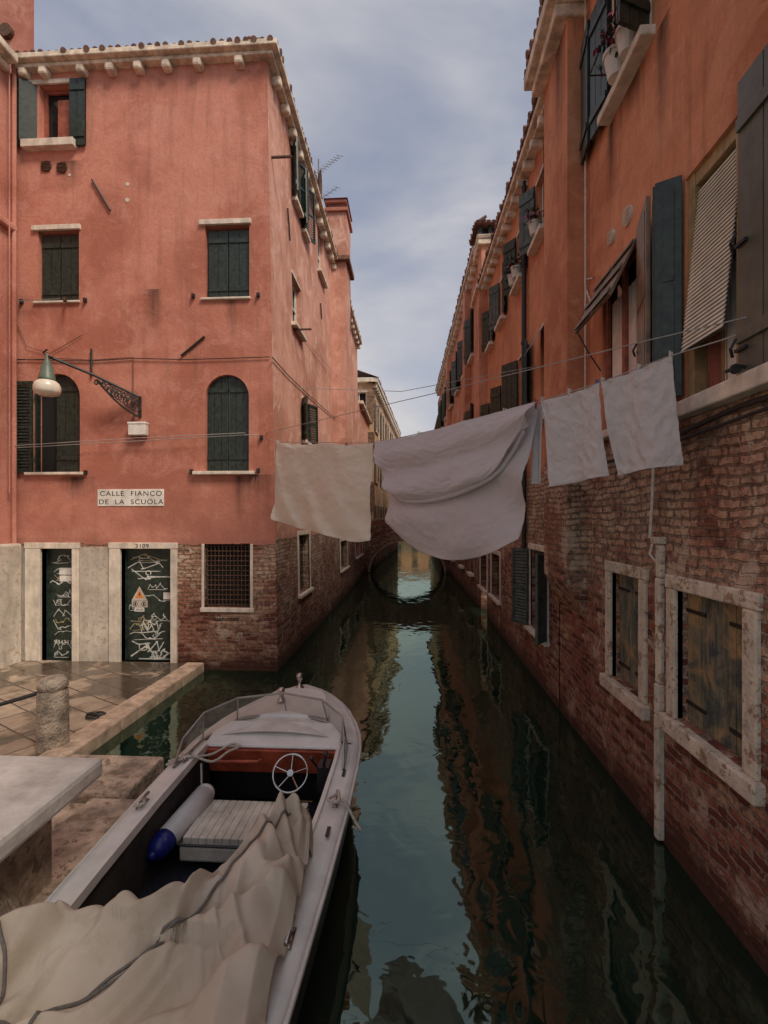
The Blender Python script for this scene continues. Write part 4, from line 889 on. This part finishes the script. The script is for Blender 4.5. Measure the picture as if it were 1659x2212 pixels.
def tarp_z(X,Y,dist):
    wx=.10*noise.noise(Vector((X*2.1,Y*2.1,31))); wy=.10*noise.noise(Vector((X*2.1,Y*2.1,37)))
    al=(X+wx)*.80+(Y+wy)*.60; pe=-(X+wx)*.60+(Y+wy)*.80
    m1=.5+.5*noise.noise(Vector((al*.9,pe*1.3,5))); m2=max(0,noise.noise(Vector((al*1.1,pe*1.6,15)))+.3); m3=max(0,noise.noise(Vector((al*1.5,pe*1.5,25)))+.1)
    z=.665+.13*m1*sm(fold(al*1.1,pe*2.6,4,1.2))+.09*m2*sm(fold(al*1.6,pe*5.0+al*.9,8,1.6))+.045*m3*sm(fold(al*2,pe*10-al*1.5,18,2))
    z+=.03*noise.noise(Vector((X*2.2,Y*2.2,3)))+.010*noise.noise(Vector((X*8,Y*8,3)))
    side=max(0,min(1,(-1.45-X)/.4)); z+=side*.07*sm(fold(Y*1.2,(X+wx)*5,12,1.2))
    bun=math.exp(-((X+.84)/.17)**2)*max(0,min(1,(Y-2.0)/.6)); z+=.08*bun+.08*bun*sm(fold(Y*1.6,(X+wx)*6+(Y+wy)*2.6,20,1.6))
    z+=.085*math.exp(-((dist-.10)/.08)**2)-.20*math.exp(-dist*26)
    ins=max(0,min(1,(X+1.9)/.2))*max(0,min(1,(-.80-X)/.15)); z-=.13*ins*min(1,dist/.35)*(1 if Y<2.3 else .3)
    z-=1.9*max(0,-1.98-X)+.9*max(0,X+.68)
    return z
nx,ny=240,270; rows=[]
for j in range(ny+1):
    tj=j/ny; row=[]
    for i in range(nx+1):
        X=-2.14+1.53*i/nx; yf=lerpc(fe,X)+.035*noise.noise(Vector((X*7,1,1)))
        Y=yf-(yf-.8)*tj
        row.append((X+.03*noise.noise(Vector((X*4,Y*4,7))),Y+.03*noise.noise(Vector((X*4,Y*4,2))),tarp_z(X,Y,yf-Y)))
    rows.append(row)
b=B(); b.grid(rows)
kt=NT('canvas_tarp'); o=kt.obj(); n1=kt.noise(o,5,5,.65,.8); n2=kt.noise(o,2,4,.6)
cc=kt.mix(kt.mr(n2,.35,.65),(.46,.385,.295),(.58,.50,.395)); cc=kt.mix(kt.mr(n1,.55,.75,0,.4),cc,(.28,.215,.15))
m_tarp=kt.out(cc,.85,kt.bump(n1,.35,.02))
b.make('canvas_tarp',m_tarp,bt,smooth=True,solid=.006)
b=B()
def onT(pts): 
    return [(X,Y,tarp_z(X,Y,lerpc(fe,X)-Y)+.012) for X,Y in pts]
def dens(pts,n=10):
    P=[Vector((*p,0)) for p in pts]; out=[]
    for i in range(len(P)-1):
        a0=P[max(0,i-1)];a1=P[i];a2=P[i+1];a3=P[min(len(P)-1,i+2)]
        for j in range(n):
            t=j/n; q=.5*((2*a1)+(-a0+a2)*t+(2*a0-5*a1+4*a2-a3)*t*t+(-a0+3*a1-3*a2+a3)*t**3); out.append((q.x,q.y))
    return out
for pts in ([(-2.0,1.75),(-1.75,1.9),(-1.5,2.05),(-1.25,2.25),(-1.05,2.5),(-.9,2.8),(-.76,3.04)],[(-1.7,1.2),(-1.6,1.7),(-1.55,2.0),(-1.35,2.2),(-1.1,2.4)],[(-1.92,2.15),(-1.8,2.05),(-1.75,1.9),(-1.72,1.5)]):
    b.tube(onT(dens(pts)),.008,6)
b.make('tarp_cord',m_rope2,bt,smooth=True)
# =========================================================== LAUNDRY
A=Vector((-2.42,8.40,0)); C=Vector((2.1,3.02,0)); d=(C-A).normalized(); LL=Fr(A,d,(0,0,1),(d.y,-d.x,0))
if LL.n.y>0: LL=Fr(A,d,(0,0,1),-LL.n)
def lp(x,y,dd=0): 
    return LL.P(*LL.hit(x,y),dd)
cl=G('clothes_line',A+Vector((0,0,4.2)))
b=B()
b.tube([lp(*q) for q in ((566,942),(598,955),(812,957),(1000,915),(1165,868),(1297,826),(1450,768),(1560,734),(1659,700),(1690,690))],.005,5)
b.tube([lp(*q,.03) for q in ((566,938),(760,893),(940,851),(1160,797),(1400,738),(1659,678),(1690,670))],.0045,5)
b.tube([LF.P(*LF.hit(x,y),.12) for x,y in ((-60,974),(0,972),(250,958),(535,942),(566,942))],.007,5); b.tube([LF.P(*LF.hit(x,y),.14) for x,y in ((-60,971),(0,968),(300,949),(535,938))],.006,5)
b.tube([LF.P(*LF.hit(x,y),.12) for x,y in ((0,659),(80,655),(140,652))],.005,5)
q0=LS.P(*LS.hit(635,838)); q1=RW.P(*RW.hit(1165,790)); b.tube([q0,q0.lerp(q1,.5)-Vector((0,0,.25)),q1],.006,5)
b.tube([LS.P(*LS.hit(640,715)),LS.P(*LS.hit(735,830),.15),LS.P(*LS.hit(740,850))],.006,5)
b.make('wires',simple('clothesline_cord',(.35,.33,.31),.6,.2,20,0),cl)
b=B(); pins=[(600,955),(700,956),(805,957),(816,955),(905,938),(1000,914),(1090,889),(1158,870),(1172,865),(1230,847),(1290,828),(1302,824),(1380,795),(1449,768)]
bb2=B(); br2=B()
for i,q in enumerate(pins):
    p=lp(*q); t=b
    if i==10: t=bb2
    if i in (7,2): t=br2
    for s in (-.008,.008):
        t.hexa([p+Vector((-.006,0,-.05))+LL.n*s*1.2,p+Vector((.006,0,-.05))+LL.n*s*1.2,p+Vector((.006,.005,-.05))+LL.n*s*1.2,p+Vector((-.006,.005,-.05))+LL.n*s*1.2,p+Vector((-.006,0,.03))+LL.n*s*2,p+Vector((.006,0,.03))+LL.n*s*2,p+Vector((.006,.005,.03))+LL.n*s*2,p+Vector((-.006,.005,.03))+LL.n*s*2])
b.make('clothes_pegs',m_wirew,cl); bb2.make('blue_pegs',simple('blue_plastic',(.03,.1,.3),.4,.1,5,0),cl); br2.make('red_pegs',simple('red_plastic',(.3,.03,.05),.4,.1,5,0),cl)
b=B(); p=RW.P(*RW.hit(1642,795)); b.tube([p,p+Vector((-.12,.02,.02)),p+Vector((-.16,.03,0)),p+Vector((-.16,.06,.0))],.012,6); b.cyl(p+Vector((-.14,0,0)),p+Vector((-.14,.02,0)),.03,n=14)
b.make('pulley',m_iron,cl)
def poly(pts,t):
    P=[Vector(LL.hit(*p)) for p in pts]; L=[0]
    for i in range(1,len(P)): L.append(L[-1]+(P[i]-P[i-1]).length)
    x=t*L[-1]
    for i in range(1,len(P)):
        if x<=L[i]+1e-9:
            q=(x-L[i-1])/(L[i]-L[i-1]); a0=P[max(0,i-2)];a1=P[i-1];a2=P[i];a3=P[min(len(P)-1,i+1)]
            return .5*((2*a1)+(-a0+a2)*q+(2*a0-5*a1+4*a2-a3)*q*q+(-a0+3*a1-3*a2+a3)*q**3)
    return P[-1]
def cloth(b,T,Bm,Lf,Rt,fold,nx=110,ny=90,off=0):
    rows=[]; t00=poly(T,0);t10=poly(T,1);b00=poly(Bm,0);b10=poly(Bm,1)
    Ts=[poly(T,i/nx) for i in range(nx+1)];Bs=[poly(Bm,i/nx) for i in range(nx+1)];Ls=[poly(Lf,j/ny) for j in range(ny+1)];Rs=[poly(Rt,j/ny) for j in range(ny+1)]
    for j in range(ny+1):
        t=j/ny; row=[]
        for i in range(nx+1):
            s=i/nx
            p=Ts[i]*(1-t)+Bs[i]*t+Ls[j]*(1-s)+Rs[j]*s-(t00*(1-s)*(1-t)+t10*s*(1-t)+b00*(1-s)*t+b10*s*t)
            row.append(LL.P(p.x,p.y,off+fold(s,t)))
        rows.append(row)
    b.grid(rows)
def nz(s,t,f,z): return noise.noise(Vector((s*f,t*f,z)))
def cr_(s,t,f,z): return .007*rg(s*f,t*f,z)+.004*rg(s*f*2.2+3,t*f*2.2,z)
def mcloth(name,col):
    k=NT(name); o=k.obj(); n1=k.noise(o,5,4,.55,1.2); n2=k.noise(o,15,3,.55,2.0)
    h=k.math('ADD',n1,k.math('MULTIPLY',n2,.35))
    c=k.mix(k.mr(n1,.35,.7),tuple(x*.93 for x in col),col)
    m=k.out(c,.9,k.bump(h,.5,.03),Specular_IOR_Level=.1)
    t=k.t; tl=k.n('ShaderNodeBsdfTranslucent',None,Color=col); mx=k.n('ShaderNodeMixShader',None,i0=.4,i1=k.b.outputs[0],i2=tl.outputs[0]); t.links.new(mx.outputs[0],t.nodes['Material Output'].inputs[0]); return m
m_c1=mcloth('cream_cotton',(.95,.90,.79)); m_c2=mcloth('lilac_cotton',(.78,.73,.735)); m_c3=mcloth('grey_cotton',(.80,.76,.745))
b=B(); cloth(b,[(598,955),(650,961),(705,958),(755,962),(808,957)],[(595,1122),(640,1140),(700,1152),(760,1170),(797,1168)],[(598,955),(599,1040),(595,1122)],[(808,957),(803,1060),(797,1168)],
   lambda s,t:.045*math.sin(s*9+2*t+1.5*nz(s,t,2,1))*t+.035*math.exp(-((s-.95+.25*(1-t))*7)**2)*math.sin(t*3.1)+.05*sm(fold(t*1.0,s*3.4-t*1.5,3,.5))*t+.02*nz(s,t,6,2)+cr_(s,t,7,4))
b.make('bed_sheet',m_c1,None,smooth=True,solid=.003,recalc=False)
b=B()
f2=lambda s,t:.055*math.sin((t*1.0-1.3*(s-.45)**2)*11+1.2*nz(s,t,2,5))*min(1,t*2)*(.4+abs(s-.5))+.03*nz(s,t,5,8)+.06*math.sin(t*3.14)+cr_(s,t,9,4)
cloth(b,[(815,955),(900,940),(1000,912),(1090,888),(1160,870)],[(838,1130),(870,1172),(930,1203),(985,1210),(1060,1195),(1118,1165)],[(815,955),(836,1030),(838,1130)],[(1160,870),(1143,1020),(1130,1100),(1118,1165)],f2,off=-.03)
cloth(b,[(815,955),(900,941),(1000,913),(1090,889),(1162,869)],[(848,1055),(880,1078),(935,1081),(1010,1062),(1090,1018),(1148,930)],[(815,955),(832,1010),(848,1055)],[(1162,869),(1157,900),(1148,930)],lambda s,t:.065*math.sin((t*1.1-1.1*(s-.45)**2)*9+1.2*nz(s,t,2,3))*min(1,t*2)*(.35+abs(s-.5)*1.1)+.025*nz(s,t,5,1)+.08*math.sin(t*3.14*.7)+cr_(s,t,9,14),off=.03)
cloth(b,[(848,1054),(880,1077),(935,1080),(1010,1061),(1090,1017),(1148,930)],[(850,1060),(882,1084),(936,1087),(1012,1068),(1093,1024),(1149,938)],[(848,1054),(850,1060)],[(1148,930),(1149,938)],lambda s,t:.085-.02*t,ny=3,off=.03)
b.make('bed_sheet.001',m_c2,None,smooth=True,solid=.003,recalc=False)
b=B(); cloth(b,[(1138,878),(1161,871)],[(1136,1045),(1157,1044)],[(1138,878),(1137,960),(1136,1045)],[(1161,871),(1158,950),(1157,1044)],lambda s,t:.02*math.sin(s*9)*t-.08,nx=20); b.make('pillowcase',m_c2,None,smooth=True,solid=.003,recalc=False)
b=B(); cloth(b,[(1170,867),(1230,852),(1296,828)],[(1192,1052),(1250,1040),(1318,1028)],[(1170,867),(1183,960),(1192,1052)],[(1296,828),(1303,930),(1318,1028)],lambda s,t:.03*math.sin(s*8+1.4*t+nz(s,t,2,6))*(.2+t)+.012*nz(s,t,9,2)+cr_(s,t,6,9)); b.make('pillowcase.001',m_c3,None,smooth=True,solid=.003,recalc=False)
b=B(); cloth(b,[(1301,826),(1370,803),(1452,769)],[(1331,1027),(1400,1014),(1472,1004)],[(1301,826),(1312,930),(1331,1027)],[(1452,769),(1460,880),(1472,1004)],lambda s,t:.03*math.sin(s*7+2.5+1.6*t+nz(s,t,2,9))*(.2+t)+.012*nz(s,t,9,4)+cr_(s,t,6,19)); b.make('pillowcase.002',m_c3,None,smooth=True,solid=.003,recalc=False)
# =========================================================== WORLD, SUN, CAMERA
W=bpy.data.worlds.new('World'); sc.world=W; W.use_nodes=True; t=W.node_tree; bgd=t.nodes['Background']
el,az_=math.radians(50),math.radians(132)
sky=t.nodes.new('ShaderNodeTexSky'); sky.sky_type='NISHITA'; sky.sun_disc=False; sky.sun_elevation=el; sky.sun_rotation=az_; sky.dust_density=2
tc=t.nodes.new('ShaderNodeTexCoord'); mp=t.nodes.new('ShaderNodeMapping'); mp.inputs['Scale'].default_value=(1,1,2.0); t.links.new(tc.outputs['Generated'],mp.inputs[0])
no=t.nodes.new('ShaderNodeTexNoise'); no.inputs['Scale'].default_value=1.9; no.inputs['Detail'].default_value=6; no.inputs['Roughness'].default_value=.5; no.inputs['Distortion'].default_value=.35; t.links.new(mp.outputs[0],no.inputs[0])
ra=t.nodes.new('ShaderNodeMapRange'); ra.inputs[1].default_value=.38; ra.inputs[2].default_value=.62; ra.inputs[3].default_value=.55; ra.inputs[4].default_value=1; t.links.new(no.outputs[0],ra.inputs[0])
cr=t.nodes.new('ShaderNodeValToRGB'); e=cr.color_ramp.elements; e[0].position=.38; e[0].color=(2.6,2.65,3.1,1); e[1].position=.66; e[1].color=(4.4,4.3,4.4,1); t.links.new(no.outputs[0],cr.inputs[0])
mx=t.nodes.new('ShaderNodeMix'); mx.data_type='RGBA'; t.links.new(ra.outputs[0],mx.inputs[0]); t.links.new(sky.outputs[0],mx.inputs[6]); t.links.new(cr.outputs[0],mx.inputs[7])
t.links.new(mx.outputs[2],bgd.inputs[0]); bgd.inputs[1].default_value=.15
L=bpy.data.lights.new('sun','SUN'); L.energy=2.9; L.angle=math.radians(18); L.color=(1,.86,.70); so=bpy.data.objects.new('sun',L); sc.collection.objects.link(so)
dr=Vector((math.sin(az_)*math.cos(el),math.cos(az_)*math.cos(el),math.sin(el))); so.rotation_euler=dr.to_track_quat('Z','Y').to_euler(); so.location=(5,-5,20)
cam=bpy.data.cameras.new('camera'); co=bpy.data.objects.new('camera',cam); sc.collection.objects.link(co); sc.camera=co
co.location=CAM; co.rotation_euler=(math.pi/2,0,TH); cam.sensor_fit='VERTICAL'; cam.sensor_height=36; cam.lens=36*F/2212; cam.shift_y=18/2212; cam.clip_end=800; cam.clip_start=.05
sc.view_settings.view_transform='Standard'; sc.view_settings.look='None'; sc.view_settings.exposure=0
